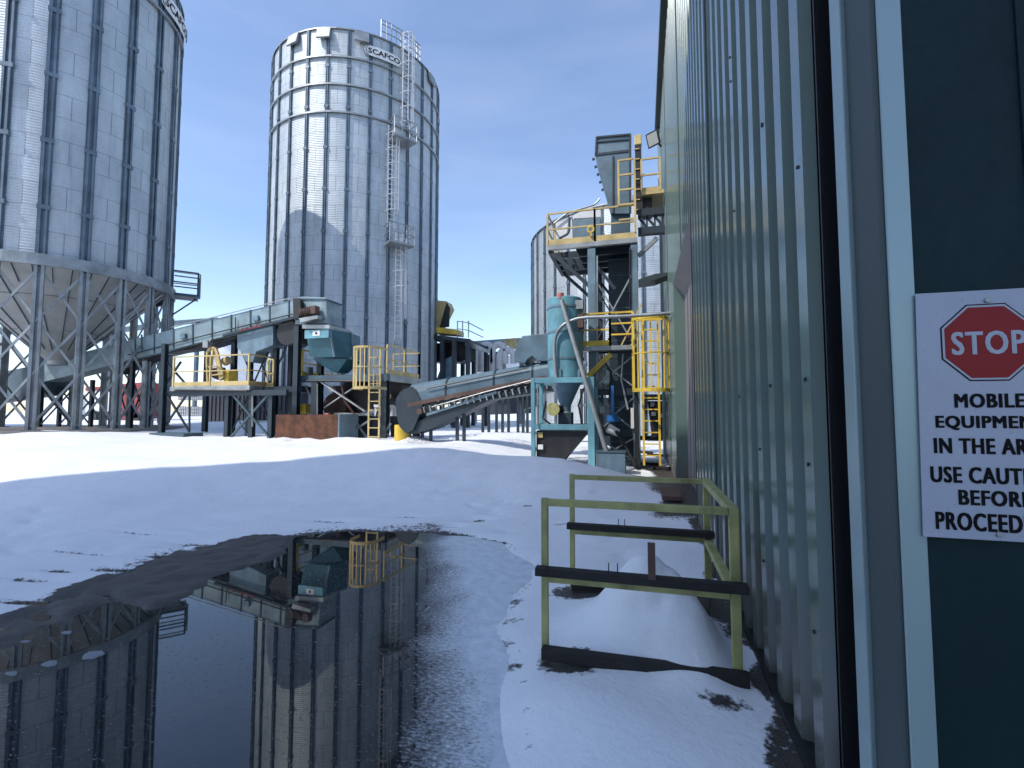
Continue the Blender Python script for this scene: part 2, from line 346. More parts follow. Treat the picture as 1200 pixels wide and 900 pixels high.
# the pile inside the railing
p = gs(-.02, 3.80, .36, .40)+.35*gs(.28, 3.50, .25, .35)
Z += (.46+vnoise(X, Y, 4.5, 61)*.16+vnoise(X, Y, 11, 62)*.05)*p*smooth(.62, .35, X)
Z -= .05*np.exp(-((X-.12-.25*(Y-3.6))/.035)**2)*p
Z += .07*gs(-.35, 2.75, .42, .30)
# footprints and melt hollows by the far shore
CR = X*0
FP = [(690+random.uniform(-1,1)*9+k*7, 570+k*9+random.uniform(-3,3)) for k in range(9)]+[(560+random.uniform(-60,60), 585+random.uniform(-20,30)) for k in range(16)]+[(120+random.uniform(-120,160), 610+random.uniform(-25,25)) for k in range(18)]
for a, b in FP: q = WZ(a, b, .3); Z -= .035*gs(q.x, q.y, .13, .07, random.uniform(-.6, .9))
for a, b, l, wd in [(310,652,.34,.05),(230,628,.5,.04),(95,640,.5,.04),(160,620,.4,.04),(20,690,.4,.05),(385,604,.4,.05),(480,600,.35,.04),(620,596,.2,.04),(560,640,.2,.05),(585,655,.15,.04),(603,690,.16,.06),(598,712,.18,.06),(592,735,.14,.05),(606,672,.2,.05),(575,630,.25,.05),(600,760,.12,.05),(345,640,.30,.05),(130,655,.4,.05),(35,668,.45,.05),(70,658,.3,.05),(190,640,.38,.05),(245,633,.30,.045),(425,616,.25,.05),(470,618,.22,.05),(535,620,.2,.05),(700,598,.16,.04),(655,612,.18,.04),(40,560,.5,.1),(560,604,.2,.05)]:
    q = WZ(a, b, .12); gg = gs(q.x, q.y, l, wd*1.7, .20); Z -= (.05 if q.x < -1.9 else 0)*gg; CR = np.maximum(CR, gg)
gb = smooth(.05, -.12, sdb+wob*.25); gb2 = smooth(.10, -.25, sdb2+wob*.6)
Z = np.where(gb > 0, np.maximum(Z, -.03+gb*.052+vnoise(X, Y, 9, 6)*.034+vnoise(X, Y, 3, 7)*.02), Z)
Z = np.where(gb2 > 0, np.maximum(Z, -.03+gb2*.042+vnoise(X, Y, 8, 6)*.045), Z)
for px, Yy, am in [(190,14.1,.12),(217,13.8,.10),(267,14.3,.12),(296,14.3,.10),(318,14.4,.14),(346,14.8,.12),(371,15,.14),(410,14.2,.12),(436,14.5,.10),(462,15,.12),(480,14.3,.16),(495,14.5,.1),(540,14.5,.1),(330,13.8,.10),(360,13.8,.12),(390,13.8,.12)]:
    q = WY(px, 505, Yy); Z += am*gs(q.x, q.y, .45, .38)
def rut(x0, y0, x1, y1, wd=.16):
    ex, ey = x1-x0, y1-y0; L2 = ex*ex+ey*ey; t = np.clip(((X-x0)*ex+(Y-y0)*ey)/L2, 0, 1)
    d = np.hypot(X-x0-t*ex, Y-y0-t*ey+.35*np.sin(t*5)); return np.exp(-(d/wd)**2)*(.6+.8*vnoise(X, Y, 2.5, 21)+.2)
RUTS = [(-26, 8.2, -4.5, 12.4), (-26, 9.9, -4.8, 13.9), (-22, 6.6, -10, 8.6), (-9, 16.5, 1, 19.5), (-9, 18, 1, 21)]
for (x0, y0, x1, y1) in RUTS: Z -= .05*rut(x0, y0, x1, y1)
Z += vnoise(X, Y, 5.5, 31)*.02*smooth(8, 11, Y)*np.where(np.hypot(X, Y) > 30, 0, 1)
# bare ground mask
bare = np.where(X < -1.7, 1., .25)*smooth(.05, -.05, sdw)
bare = np.maximum(bare, .46*smooth(.9, .05, out+vnoise(X, Y, 2, 41)*.5)*smooth(-1.0, -2.2, X)*(out > 0))
bare = np.maximum(bare, .42*smooth(.30, .0, np.abs(sdw))*smooth(-2.4, -1.6, X)*(out > 0))
bare = np.maximum(bare, .62*smooth(.30, 0, np.clip(sdp, 0, None))*smooth(-1.6, -2.4, X))
bare = np.maximum(bare, .62*smooth(.48, .66, X+vnoise(X, Y, 4, 11)*.25)*smooth(11, 8, Y))
bare = np.maximum(bare, .80*gs(-.50, 3.20, .22, .17)**.6)
bare = np.maximum(bare, .80*gs(-.52, 4.42, .30, .20)**.6)
bare = np.maximum(bare, .85*gs(.45, 4.35, .22, .5)**.7)
bare = np.maximum(bare, .60*gs(.42, 2.95, .2, .12)**.7)
bare = np.maximum(bare, .75*smooth(-.6, .4, X+vnoise(X, Y, 1.5, 12)*1.2)*smooth(6.4, 8.0, Y)*smooth(16, 13, Y))
bare = np.maximum(bare, .60*gs(-24.5, 14.6, 6.3, 6.3)**.5*smooth(12.2, 10.8, Y*0+np.hypot(X+25.3, Y-15.2)*1.9))
bare = np.maximum(bare, .9*gs(-3.4, 22, 1.6, .9)**.6)
bare = np.maximum(bare, .52*gs(-17.5, 9.2, 1.2, .5))
bare = np.maximum(bare, np.where(gb > .2, 1, 0)); bare = np.maximum(bare, np.where(gb2 > .2, .9, 0))
bare = np.maximum(bare, .56*CR**.7)
bare = np.maximum(bare, (.36+vnoise(X, Y, .7, 51)*.22)*smooth(11.5, 13.5, Y)*smooth(60, 30, np.hypot(X, Y)))
for (x0, y0, x1, y1) in RUTS:
    bare = np.maximum(bare, .43*rut(x0, y0, x1, y1))
bare = np.where(p > .32, 0, bare)
H_, W_ = X.shape
idx = np.arange(H_*W_).reshape(H_, W_)
faces = np.stack([idx[:-1, :-1], idx[:-1, 1:], idx[1:, 1:], idx[1:, :-1]], -1).reshape(-1, 4)
me = bpy.data.meshes.new('snow_ground'); me.from_pydata(np.stack([X.ravel(), Y.ravel(), Z.ravel()], -1).tolist(), [], faces.tolist())
at = me.attributes.new('bare', 'FLOAT', 'POINT'); at.data.foreach_set('value', bare.ravel().astype(np.float32))
me.polygons.foreach_set('use_smooth', [True]*len(me.polygons)); me.materials.append(M['ground'])
go = bpy.data.objects.new('snow_ground', me); COL.objects.link(go); struct(go)
def gz(x, y):
    i = int(np.argmin(abs(xs-x))); j = int(np.argmin(abs(ys-y))); return float(Z[j, i])
me = bpy.data.meshes.new('puddle_water')
me.from_pydata([(-14, -3, 0), (.5, -3, 0), (.5, 8.6, 0), (-14, 8.6, 0)], [], [(0, 1, 2, 3)]); me.materials.append(M['water'])
wo = bpy.data.objects.new('puddle_water', me); COL.objects.link(wo); struct(wo)

# ------------------------------------------------------------------ the long clad building
XW = .715; ZT = 11.35
def wy(px, x=XW): return (F*x/math.cos(YAW)/(px-752)+math.sin(YAW)*x)/math.cos(YAW)
bld = thing('metal_building', 'tall green-grey ribbed metal building running along the right side', 'building', (XW, 1.67, 0))
def ribwall(mb, y0, y1, z0, z1, x=XW, pitch=.305, phase=0.0, depth=.05):
    prof = []; k = math.floor((y0-phase)/pitch)-1
    while phase+k*pitch < y1+pitch:
        b = phase+k*pitch
        for dy, dx in ((0, 0), (.12, 0), (.14, depth), (.285, depth)): prof.append((b+dy, x+dx))
        k += 1
    pr = []
    for i in range(len(prof)-1):
        (a, xa), (b, xb) = prof[i], prof[i+1]
        for yy, first in ((a, True), (b, False)):
            pass
        lo, hi = max(a, y0), min(b, y1)
        if lo < hi:
            f = lambda t: xa+(xb-xa)*(t-a)/(b-a) if b > a else xa
            if not pr or abs(pr[-1][0]-lo) > 1e-6: pr.append((lo, f(lo)))
            pr.append((hi, f(hi)))
    vs = []; fs = []
    for yy, xx in pr: vs += [(xx, yy, z0), (xx, yy, z1)]
    for i in range(len(pr)-1): fs.append((2*i, 2*i+2, 2*i+3, 2*i+1))
    mb.add(vs, fs)
OY0, OY1, OZ = wy(814), wy(791.5), 4.53
wm = MB(); Y0W, Y1W = 2.19, 16.7
ribwall(wm, Y0W, OY0, .12, ZT, phase=Y0W-.135); ribwall(wm, OY0, OY1, OZ, ZT, phase=Y0W-.135); ribwall(wm, OY1, Y1W, .12, ZT, phase=Y0W-.135)
wl = wm.build('ribbed_wall', M['wall'], bld)
# building body behind the sheets
core = MB(); XI = XW+.05
core.box((XI, Y0W+.004, 0), (XI+.2, OY0, ZT)); core.box((XI, OY1+.002, 0), (XI+.2, Y1W, ZT)); core.box((XI, OY0, OZ+.02), (XI+.2, OY1, ZT))
core.box((XI+.2, Y0W-.2, 0), (9, Y0W+.1, ZT)); core.box((XI+.2, Y1W-.2, 0), (9, Y1W, ZT)); core.box((8.8, Y0W, 0), (9, Y1W, ZT)); core.box((XI-.03, Y0W, ZT), (9, Y1W, ZT+.15))
core.build('wall_core', M['trimdark'], bld)
MB().box((XW-.03, Y0W, .02), (XI, OY0, .119)).build('base_flashing', M['black'], bld)
MB().box((XW-.01, OY1, .02), (XI, Y1W, .119)).build('base_flashing', M['black'], bld)
# eave fascia
MB().box((.575, Y0W-.4, ZT-.02), (XW+.1, Y1W+.12, ZT+.30)).build('eave_fascia', M['fascia'], bld)
MB().bar((XW-.012, Y1W-.1, .1), (XW-.012, Y1W-.1, ZT-.03), .1, .2, (0, 1, 0)).build('corner_trim', M['trim'], bld)
# recessed doorway
MB().add([(XW-.004, OY0, OZ), (XW-.004, OY1, OZ), (.94, OY1, 4.21), (.94, OY0, 4.21)], [(0, 1, 2, 3)]).build('door_soffit', M['jamb'], bld)
MB().box((XW-.006, OY1-.03, .1), (.94, OY1, OZ)).build('door_jamb', M['wall'], bld)
MB().box((XW-.006, OY0-.0, .1), (.94, OY0+.03, OZ)).build('door_jamb', M['trimdark'], bld)
dr = MB().box((.942, OY0+.03, .05), (.99, OY1-.03, 4.3)).build('sliding_door', M['jamb'], bld)
dd = MB()
for k in range(6): dd.box((.936, OY0+.1+k*.62, .1), (.9425, OY0+.13+k*.62, 4.2))
dd.build('door_seam', M['black'], dr)
# corner build-up, seen from very near
ct = MB(); ct.box((.70, 1.872, .02), (.745, 1.962, ZT)); ct.build('corner_trim', M['trim'], bld, bevel=.004)
MB().box((.84, 1.9, .02), (.86, 2.2, ZT)).box((.752, 1.93, .02), (.84, 1.96, ZT)).box((.722, 2.178, .02), (.84, 2.189, ZT)).build('groove_shade_back', M['black'], bld)  # groove faces coloured black to stand in for the deep rib shadow
ct = MB(); ct.box((.7145, 1.762, .02), (.76, 1.866, ZT)); ct.build('corner_trim', M['trimdark'], bld, bevel=.003)
ct = MB(); ct.box((.708, 1.672, .02), (.76, 1.760, ZT)); ct.build('corner_trim', M['trimdark'], bld, bevel=.006)
ct = MB(); ct.box((.722, 1.663, .02), (.787, 1.671, ZT)); ct.build('corner_trim', M['trim'], bld, bevel=.003)
ew = MB(); ew.box((.76, 1.675, .02), (9, 1.90, ZT)); ew.build('end_wall', M['door'], bld)
es = MB()
for k in range(10): es.box((1.07+k*.305, 1.668, .02), (1.085+k*.305, 1.6755, ZT))
es.build('end_wall_seam', M['door'], bld, bevel=.002)
# screws
def screw(x, y, z, par):
    MB().tube([(x+.004, y, z), (x-.006, y, z)], .009, 8).build('screw', M['black'], par)
for px, py in [(935.5,41),(939,190),(886,165),(851,115),(856,257),(885.5,164),(947,444),(893,454),(893,527),(950,545),(860,610),(863,465),(897,660),(953,738),(855,69)]:
    q = WX(px, py, XW); ph = ((q.y-(Y0W-.135)) % .305); q.y += .065-ph; screw(XW-.001, q.y, q.z, wl)

# the neighbouring plant building behind the camera that shades the yard, unseen; clad pale to bounce light
nb_ = MB(); nb_.box((-17.6, -10, 0), (-1.9, -2.3, 13)); nb_.prism([(-17.6, -2.3, 13), (-16.0, -2.3, 20.4), (-1.9, -2.3, 21.0), (-1.9, -2.3, 13)], (0, -7.7, 0))
nbo = thing('plant_building', 'tall unseen plant building behind the viewpoint shading the yard, pale to bounce light', 'building', (-9, -3, 0))
nb_.build('wall', M['palewall'], nbo)

# ------------------------------------------------------------------ warning sign
YS = 1.652
sgn = thing('warning_sign', 'white STOP warning sign for mobile equipment screwed to the dark end wall', 'sign', WY(1162, 490, YS))
a = WY(1073, 349, YS); b = WY(1083, 629, YS); cx = WY(1160, 490, YS).x
xl_t, xl_b = a.x, b.x; xr = 2*cx-(xl_t+xl_b)/2; zt, zb = a.z+.012, b.z
plate = [(xl_t, YS, zt), (xr, YS, zt), (xr+.004, YS, zb), (xl_b-.002, YS, zb)]
MB().prism(plate, (0, .004, 0)).build('sign_plate', M['signface'], sgn, bevel=.0015)
oc = WY(1157, 401, YS); rr_ = .112
def octa(r, y0, t, m, nm):
    pts = [(oc.x+r*math.cos(R(22.5+45*k))/math.cos(R(22.5)), y0, oc.z+r*math.sin(R(22.5+45*k))/math.cos(R(22.5))) for k in range(8)]
    return MB().prism(pts, (0, t, 0)).build(nm, m, sgn)
octa(.110, YS-.0010, .0010, M['signblk'], 'octagon_outline'); octa(.1065, YS-.0018, .0008, M['signface'], 'octagon_border'); octa(.101, YS-.0026, .0008, M['signred'], 'octagon')
def text(s, x0, z0, height, width, y, mat, parent, name='lettering', bold=0):
    cu = bpy.data.curves.new(name, 'FONT'); cu.body = s; cu.size = 1; cu.align_x = 'CENTER'; cu.resolution_u = 3; cu.space_character = 1.12
    t = bpy.data.objects.new('tmp', cu); COL.objects.link(t); bpy.context.view_layer.update()
    me = bpy.data.meshes.new_from_object(t.evaluated_get(bpy.context.evaluated_depsgraph_get())); bpy.data.objects.remove(t)
    co = np.array([v.co[:] for v in me.vertices]); fs = [tuple(p.vertices) for p in me.polygons]; mn, mx_ = co.min(0), co.max(0)
    e = .0021; sx = (width-2*e)/(mx_[0]-mn[0]); sy = (height-e)/(mx_[1]-mn[1]); m = MB(); k = 0
    for dx in (-1, -.33, .33, 1):
        for dz in (-.5, .5):
            m.add([(x0+dx*e+(c[0]-(mn[0]+mx_[0])/2)*sx, y-k*.00008, z0+dz*e+(c[1]-(mn[1]+mx_[1])/2)*sy) for c in co], fs); k += 1
    return m.build(name, mat, parent)
def signline(s, xl, yt, yb, mat, y, cxx=None, bold=.0):
    l = WY(xl, (yt+yb)/2, YS); t = WY(xl, yt, YS).z; bt = WY(xl, yb, YS).z; c = cxx or cx
    text(s, c, (t+bt)/2, t-bt, 2*(c-l.x), y, mat, sgn, bold=bold)
signline('STOP', 1114, 389.5, 416.5, M['signface'], YS-.0034, oc.x, .0)
signline('MOBILE', 1118, 461.4, 478, M['signblk'], YS-.001)
signline('EQUIPMENT', 1096, 487, 504, M['signblk'], YS-.001)
signline('IN THE AREA', 1094, 513, 531, M['signblk'], YS-.001)
signline('USE CAUTION', 1090, 546, 565, M['signblk'], YS-.001)
signline('BEFORE', 1123, 573.5, 591.5, M['signblk'], YS-.001)
signline('PROCEEDING', 1096, 599, 620, M['signblk'], YS-.001)
for px, py in ((1156.5, 352), (1170.6, 626)):
    q = WY(px, py, YS); MB().tube([(q.x, YS+.002, q.z), (q.x, YS-.006, q.z)], .008, 6).build('screw', M['galv'], sgn, bevel=.001)

# ------------------------------------------------------------------ railing in front
FLx, FRx, FY, BY = -.645, .530, 3.22, 4.52
rl = thing('guard_railing', 'olive yellow square tube railing around the snow pile by the ribbed wall', 'railing', (0, 3.8, 0))
RT = 1.10; W1 = .044
for x, y, tp in ((FLx, FY, RT), (FRx, FY, RT), (FLx, BY, RT), (FRx, BY, RT)):
    MB().bar((x, y, -.02), (x, y, tp), W1 if x < 0 else .055, W1, (0, 1, 0)).build('post', M['olive'], rl, bevel=.004)
MB().bar((FLx+W1/2, FY, RT-.027), (FRx-.034, FY, RT-.027), .045, .045).build('top_rail', M['olive'], rl, bevel=.004)
MB().bar((FLx+W1/2, BY, RT-.027), (FRx-.034, BY, RT-.027), .045, .042).build('top_rail', M['olive'], rl, bevel=.004)
MB().bar((FRx, FY+W1/2, RT-.027), (FRx, BY-W1/2, RT-.027), .06, .05).build('top_rail', M['olive'], rl, bevel=.004)
MZ = .60
MB().bar((FLx+W1/2, FY, MZ-.03), (FRx-.034, FY, MZ-.03), .045, .042).build('middle_rail', M['olive'], rl, bevel=.004)
MB().bar((FLx+W1/2, BY, MZ-.03), (FRx-.034, BY, MZ-.03), .045, .042).build('middle_rail', M['olive'], rl, bevel=.004)
MB().bar((FRx, FY+W1/2, MZ-.03), (FRx, BY-W1/2, MZ-.03), .06, .05).build('middle_rail', M['olive'], rl, bevel=.004)
def darkbar(x0, x1, y, z, h=.055):
    MB().bar((x0, y, z), (x1, y, z), .07, h).build('dark_bar', M['beam'], rl, bevel=.006)
darkbar(FLx-.05, FRx+.06, FY-.062, MZ+.035); darkbar(FLx-.04, FRx+.05, BY-.062, MZ+.035)
darkbar(FLx-.01, FRx+.05, FY-.062, .115, .075); darkbar(FLx, FRx+.0, BY-.062, .10, .07)
MB().box((.02, FY-.10, MZ+.05), (.065, FY-.065, MZ+.27)).build('upright_stub', M['brown'], rl, bevel=.003)
for y in (FY, BY):
    for dx in (0, .055):
        MB().tube([(-.22+dx, y-.07, MZ+.06), (-.22+dx, y-.07, MZ+.125)], .0035, 6).build('bolt', M['chain'], rl)
ch = MB(); pts = [WX(829, 650, .50), WX(832, 680, .49), WX(830, 700, .46), WX(826, 715, .42)]
pts = [Vector(p_) for p_ in pts]
chn = thing('hanging_chain', 'short rusty chain hanging from the right side of the olive railing', 'chain', (.5, 3.76, .0))
c0, c1_ = Vector((FRx-.045, 3.76, .55)), Vector((FRx-.13, 3.75, .12))
for k in range(16):
    t = k/15; c = c0.lerp(c1_, t)+Vector((0, 0, -.05*math.sin(math.pi*t))); m_ = MB(); u = Vector((0, 0, 1)) ; v = Vector((1, 0, 0)) if k % 2 else Vector((0, 1, 0))
    m_.tube([c+u*.017*math.sin(a_)+v*.009*math.cos(a_) for a_ in [2*math.pi*j/8 for j in range(9)]], .0035, 5, False); m_.build('link', M['chain'], chn)

# ------------------------------------------------------------------ silos
def pol(c, r, th, z): return Vector((c[0]+r*math.cos(th), c[1]+r*math.sin(th), z))
def cyl_wall(name, mat, parent, c, r, z0, z1, nb, ph, seg=6):
    n = nb*seg; vs = []; fs = []; uvs = []
    o_ = off(parent)
    for k in range(n+1):
        t = ph+2*math.pi*k/n
        for z in (z0, z1): q = pol(c, r, t, z)-o_; vs.append(tuple(q))
    me = bpy.data.meshes.new(name)
    for k in range(n): fs.append((2*k, 2*k+2, 2*k+3, 2*k+1))
    me.from_pydata(vs, [], fs); ul = me.uv_layers.new(name='UVMap')
    for p_ in me.polygons:
        k = p_.index; u0, u1 = k/seg, (k+1)/seg; vz = z1-z0
        for li, uvv in zip(p_.loop_indices, ((u0, 0), (u1, 0), (u1, vz), (u0, vz))): ul.data[li].uv = uvv
        p_.use_smooth = True
    me.materials.append(mat); ob = bpy.data.objects.new(name, me); COL.objects.link(ob); ob.parent = parent; return ob
def radial(parent, c, n, ph, proto):
    # copies of a part about the silo axis (root stands on that axis)
    o = [proto]
    for k in range(1, n):
        q = proto.copy(); COL.objects.link(q); q.parent = parent; q.rotation_euler = (0, 0, 2*math.pi*k/n); o.append(q)
    return o
def silo(name, label, c, r, z0, z1, nb, ph, sheet, zg, roof=.5, stw=.10, gap=.10, rings=(), mat=None, legs=False):
    rt = thing(name, label, 'silo', (c[0], c[1], zg), 'galvanised storage silos around the yard')
    wall = cyl_wall('wall', mat, rt, c, r, z0, z1, nb, ph)
    # double ridged stiffener
    s = MB(); t0 = ph
    er = Vector((math.cos(t0), math.sin(t0), 0)); et = Vector((-math.sin(t0), math.cos(t0), 0)); C0 = Vector((c[0], c[1], 0))
    for sg in (-1, 1):
        pa = C0+er*(r+.05)+et*sg*(gap/2+stw/2-.02)
        s.bar(pa+Vector((0,0,z0)), pa+Vector((0,0,z1-.05)), stw*.62, .10, er)
    s.bar(C0+er*(r+.012)+Vector((0,0,z0)), C0+er*(r+.012)+Vector((0,0,z1-.05)), stw*2+gap, .03, er)
    # joint sleeves
    z = z0+1.6
    while z < z1-1:
        s.bar(C0+er*(r+.06)+Vector((0,0,z)), C0+er*(r+.06)+Vector((0,0,z+.16)), stw*2+gap+.03, .10, er); z += 2.43
    radial(rt, c, nb, ph, s.build('stiffener', M['stiff'], rt))
    rf = MB(); zr = r*roof; rf.lathe([(r+.10, z1-.06), (r+.10, z1+.02), (r*.5, z1+zr*.52), (.5, z1+zr), (.5, z1+zr+.3), (.05, z1+zr+.4)], (c[0], c[1], 0), nb*2); rf.build('roof', M['galv'], rt)
    for zz in rings:
        MB().lathe([(r+.02, zz-.05), (r+.13, zz-.05), (r+.13, zz+.05), (r+.02, zz+.05)], (c[0], c[1], 0), nb*3).build('wind_ring', M['galv'], rt)
    return rt
def bearing(px): return math.atan((px-600)/F)-YAW      # from +Y towards +X
def at_b(px, D): b = bearing(px); return (D*math.sin(b), D*math.cos(b))

# --- middle silo
cm = at_b(414.5, 33.5); rm = 5.36; zm1 = 23.9
toC = math.atan2(-cm[1], -cm[0])                       # direction to the camera, maths angle
phm = toC+R(6.3)
M['silo_m'] = silo_mat('galvanised_corrugated_sheets_middle', 28, .86)
zr0 = zm1-1.73
sm = silo('grain_silo', 'tall corrugated steel silo with caged ladder, in the middle of the yard', cm, rm, .5, zm1, 28, phm, .80, .5, .45, .075, .06, (zr0, zr0-1.66, zr0-3.32), M['silo_m'])
def ang_of(px, c, r):       # angle on the near side of a cylinder seen at this column
    b = bearing(px); D = math.hypot(*c); bc = math.atan2(c[0], c[1]); a_ = b-bc
    i = math.asin(max(-.999, min(.999, D*math.sin(a_)/r))); return math.atan2(-c[1], -c[0])+ (i - a_)*1.0
# vents under the eave on every second bay
for px in (334.5, 370.5, 416, 500):
    th = ang_of(px, cm, rm); er = Vector((math.cos(th), math.sin(th), 0)); et = Vector((-er.y, er.x, 0)); pc = Vector((cm[0], cm[1], 0))+er*(rm+.16)
    v = MB(); wv = .40; pts = [pc+et*wv+Vector((0,0,zm1-.05)), pc-et*wv+Vector((0,0,zm1-.05)), pc-et*wv+er*.16+Vector((0,0,zm1-.75)), pc+et*wv+er*.16+Vector((0,0,zm1-.75))]
    v.prism(pts, -er*.14); v.build('vent_hood', M['galv'], sm, bevel=.01)
def arc_text(s, rt, c, r, th0, th1, zc, h, mat):
    cu = bpy.data.curves.new('lettering', 'FONT'); cu.body = s; cu.size = 1; cu.offset = .02; cu.resolution_u = 2
    t = bpy.data.objects.new('tmp', cu); COL.objects.link(t); bpy.context.view_layer.update()
    me = bpy.data.meshes.new_from_object(t.evaluated_get(bpy.context.evaluated_depsgraph_get())); bpy.data.objects.remove(t)
    co = np.array([v.co[:] for v in me.vertices]); mn, mx_ = co.min(0), co.max(0); o_ = off(rt)
    for v in me.vertices:
        th = th0+(th1-th0)*(v.co.x-mn[0])/(mx_[0]-mn[0]); z = zc+((v.co.y-mn[1])/(mx_[1]-mn[1])-.5)*h
        v.co = pol(c, r, th, z)-o_
    me.materials.clear(); me.materials.append(mat); ob = bpy.data.objects.new('lettering', me); COL.objects.link(ob); ob.parent = rt; return ob
def nameplate(rt, c, r, pxa, pxb, zc, h, word):
    th0, th1 = ang_of(pxa, c, r), ang_of(pxb, c, r)
    pl = MB(); n = 24; vs = []
    for k in range(n+1):
        t = k/n; th = th0+(th1-th0)*t; e = min(1, math.sqrt(max(0, 1-(abs(2*t-1))**7)))
        vs.append(pol(c, r+.20, th, zc+h/2*e)); vs.append(pol(c, r+.20, th, zc-h/2*e))
    pl.add(vs, [(2*k, 2*k+2, 2*k+3, 2*k+1) for k in range(n)]); p_ = pl.build('nameplate', M['white'], rt)
    d = (th1-th0)
    arc_text(word, rt, c, r+.215, th0+d*.10, th1-d*.10, zc, h*.52, M['signblk'])
    for sgn_ in (0, 1):     # curved end strokes of the emblem
        m_ = MB(); pts = []
        for j in range(9):
            q = R(100+20*j) if sgn_ == 0 else R(-80+20*j); pts.append(pol(c, r+.22, th0+d*(.12+.07*math.cos(q)) if sgn_ == 0 else th1-d*(.12-.07*math.cos(q)), zc+.42*h*math.sin(q)))
        m_.tube(pts, .014, 5); m_.build('emblem_stroke', M['signblk'], rt)
nameplate(sm, cm, rm, 418.5, 465, zm1-1.12, .62, 'SCAFCO')
def caged_ladder(rt, c, r, px, za, zb, cage=True, outd=.22, wd=.42, name='caged_ladder', mat='white', cage_from=2.0, hoopr=.36):
    th = ang_of(px, c, r); er = Vector((math.cos(th), math.sin(th), 0)); et = Vector((-er.y, er.x, 0)); b0 = Vector((c[0], c[1], 0))+er*(r+outd)
    l = MB()
    for sg in (-1, 1): l.bar(b0+et*sg*wd/2+Vector((0,0,za)), b0+et*sg*wd/2+Vector((0,0,zb)), .05, .03, er)
    z = za+.2
    while z < zb: l.bar(b0-et*wd/2+Vector((0,0,z)), b0+et*wd/2+Vector((0,0,z)), .03); z += .3
    lo = l.build('ladder', M[mat], rt)
    if cage:
        g = MB(); z = za+cage_from if cage_from > 0 else za
        n = 10; hz = []
        while z <= zb+.01:
            pts = [b0+er*(.05+hoopr*.95*(1-math.cos(math.pi*j/n*1.0)) if False else 0)+et*hoopr*math.cos(math.pi*j/n)+er*(hoopr*1.9*math.sin(math.pi*j/n)) + Vector((0,0,z)) for j in range(n+1)]
            for a_, b_ in zip(pts, pts[1:]): g.bar(a_, b_, .05, .02, (0,0,1))
            hz.append(z); z += .92
        if hz:
            for j in range(1, n, 2):
                o_ = et*hoopr*math.cos(math.pi*j/n)+er*(hoopr*1.9*math.sin(math.pi*j/n)); g.bar(b0+o_+Vector((0,0,hz[0])), b0+o_+Vector((0,0,hz[-1])), .035, .015, er)
        g.build('safety_cage', M[mat], rt)
    return b0, er, et
def zat(px, py, c, r):
    th = ang_of(px, c, r); q = pol(c, r, th, 0); d = ray(px, py); return EYE.z+d.z*math.hypot(q.x, q.y)/math.hypot(d.x, d.y)
def ladder_deck(rt, c, r, px0, px1, z, mat='galv', rail=True):
    th0, th1 = ang_of(px0, c, r), ang_of(px1, c, r); n = 6; vs = []
    for k in range(n+1):
        th = th0+(th1-th0)*k/n
        vs += [pol(c, r+.1, th, z), pol(c, r+1.15, th, z), pol(c, r+1.15, th, z-.10), pol(c, r+.1, th, z-.10)]
    fs = []
    for k in range(n):
        for j in range(4): fs.append((4*k+j, 4*k+(j+1) % 4, 4*k+4+(j+1) % 4, 4*k+4+j))
    fs += [(0, 1, 2, 3), (4*n+3, 4*n+2, 4*n+1, 4*n)]
    MB().add(vs, fs).build('landing_deck', M[mat], rt)
    if rail:
        g = MB()
        for zz in (z+.52, z+1.05):
            pts = [pol(c, r+.12, th0, zz)]+[pol(c, r+1.12, th0+(th1-th0)*k/n, zz) for k in range(n+1)]+[pol(c, r+.12, th1, zz)]
            for a_, b_ in zip(pts, pts[1:]): g.bar(a_, b_, .04)
        for k in range(0, n+1, 2):
            th = th0+(th1-th0)*k/n; g.bar(pol(c, r+1.12, th, z), pol(c, r+1.12, th, z+1.05), .045)
        g.build('landing_rail', M[mat], rt)
caged_ladder(sm, cm, rm, 468, zat(468, 152, cm, rm), zm1+.95, cage_from=.2)
z2 = zat(462, 170, cm, rm); ladder_deck(sm, cm, rm, 449, 471, z2)
caged_ladder(sm, cm, rm, 453, zat(453, 268, cm, rm), z2+.9, cage_from=.9)
z3 = zat(460, 290, cm, rm); ladder_deck(sm, cm, rm, 446, 470, z3)
caged_ladder(sm, cm, rm, 463, zat(463, 398, cm, rm), z3+.9, cage_from=1.2)
caged_ladder(sm, cm, rm, 463, .6, zat(463, 400, cm, rm), cage=False, mat='galv')
# roof edge railing
th0, th1 = ang_of(440, cm, rm), ang_of(489, cm, rm); g = MB(); n = 9
for zz in (.45, .9, 1.15):
    pts = [pol(cm, rm-.1, th0+(th1-th0)*k/n, zm1+.1+zz) for k in range(n+1)]
    for a_, b_ in zip(pts, pts[1:]): g.bar(a_, b_, .04)
for k in range(n+1): g.bar(pol(cm, rm-.1, th0+(th1-th0)*k/n, zm1+.05), pol(cm, rm-.1, th0+(th1-th0)*k/n, zm1+1.25), .045)
g.build('roof_railing', M['galv'], sm)
th = ang_of(489, cm, rm); g = MB()
for zz in (.5, 1.1): g.bar(pol(cm, rm-.1, th, zm1+.1+zz), pol(cm, rm-1.6, th, zm1+.1+zz), .04)
g.build('roof_railing', M['galv'], sm)

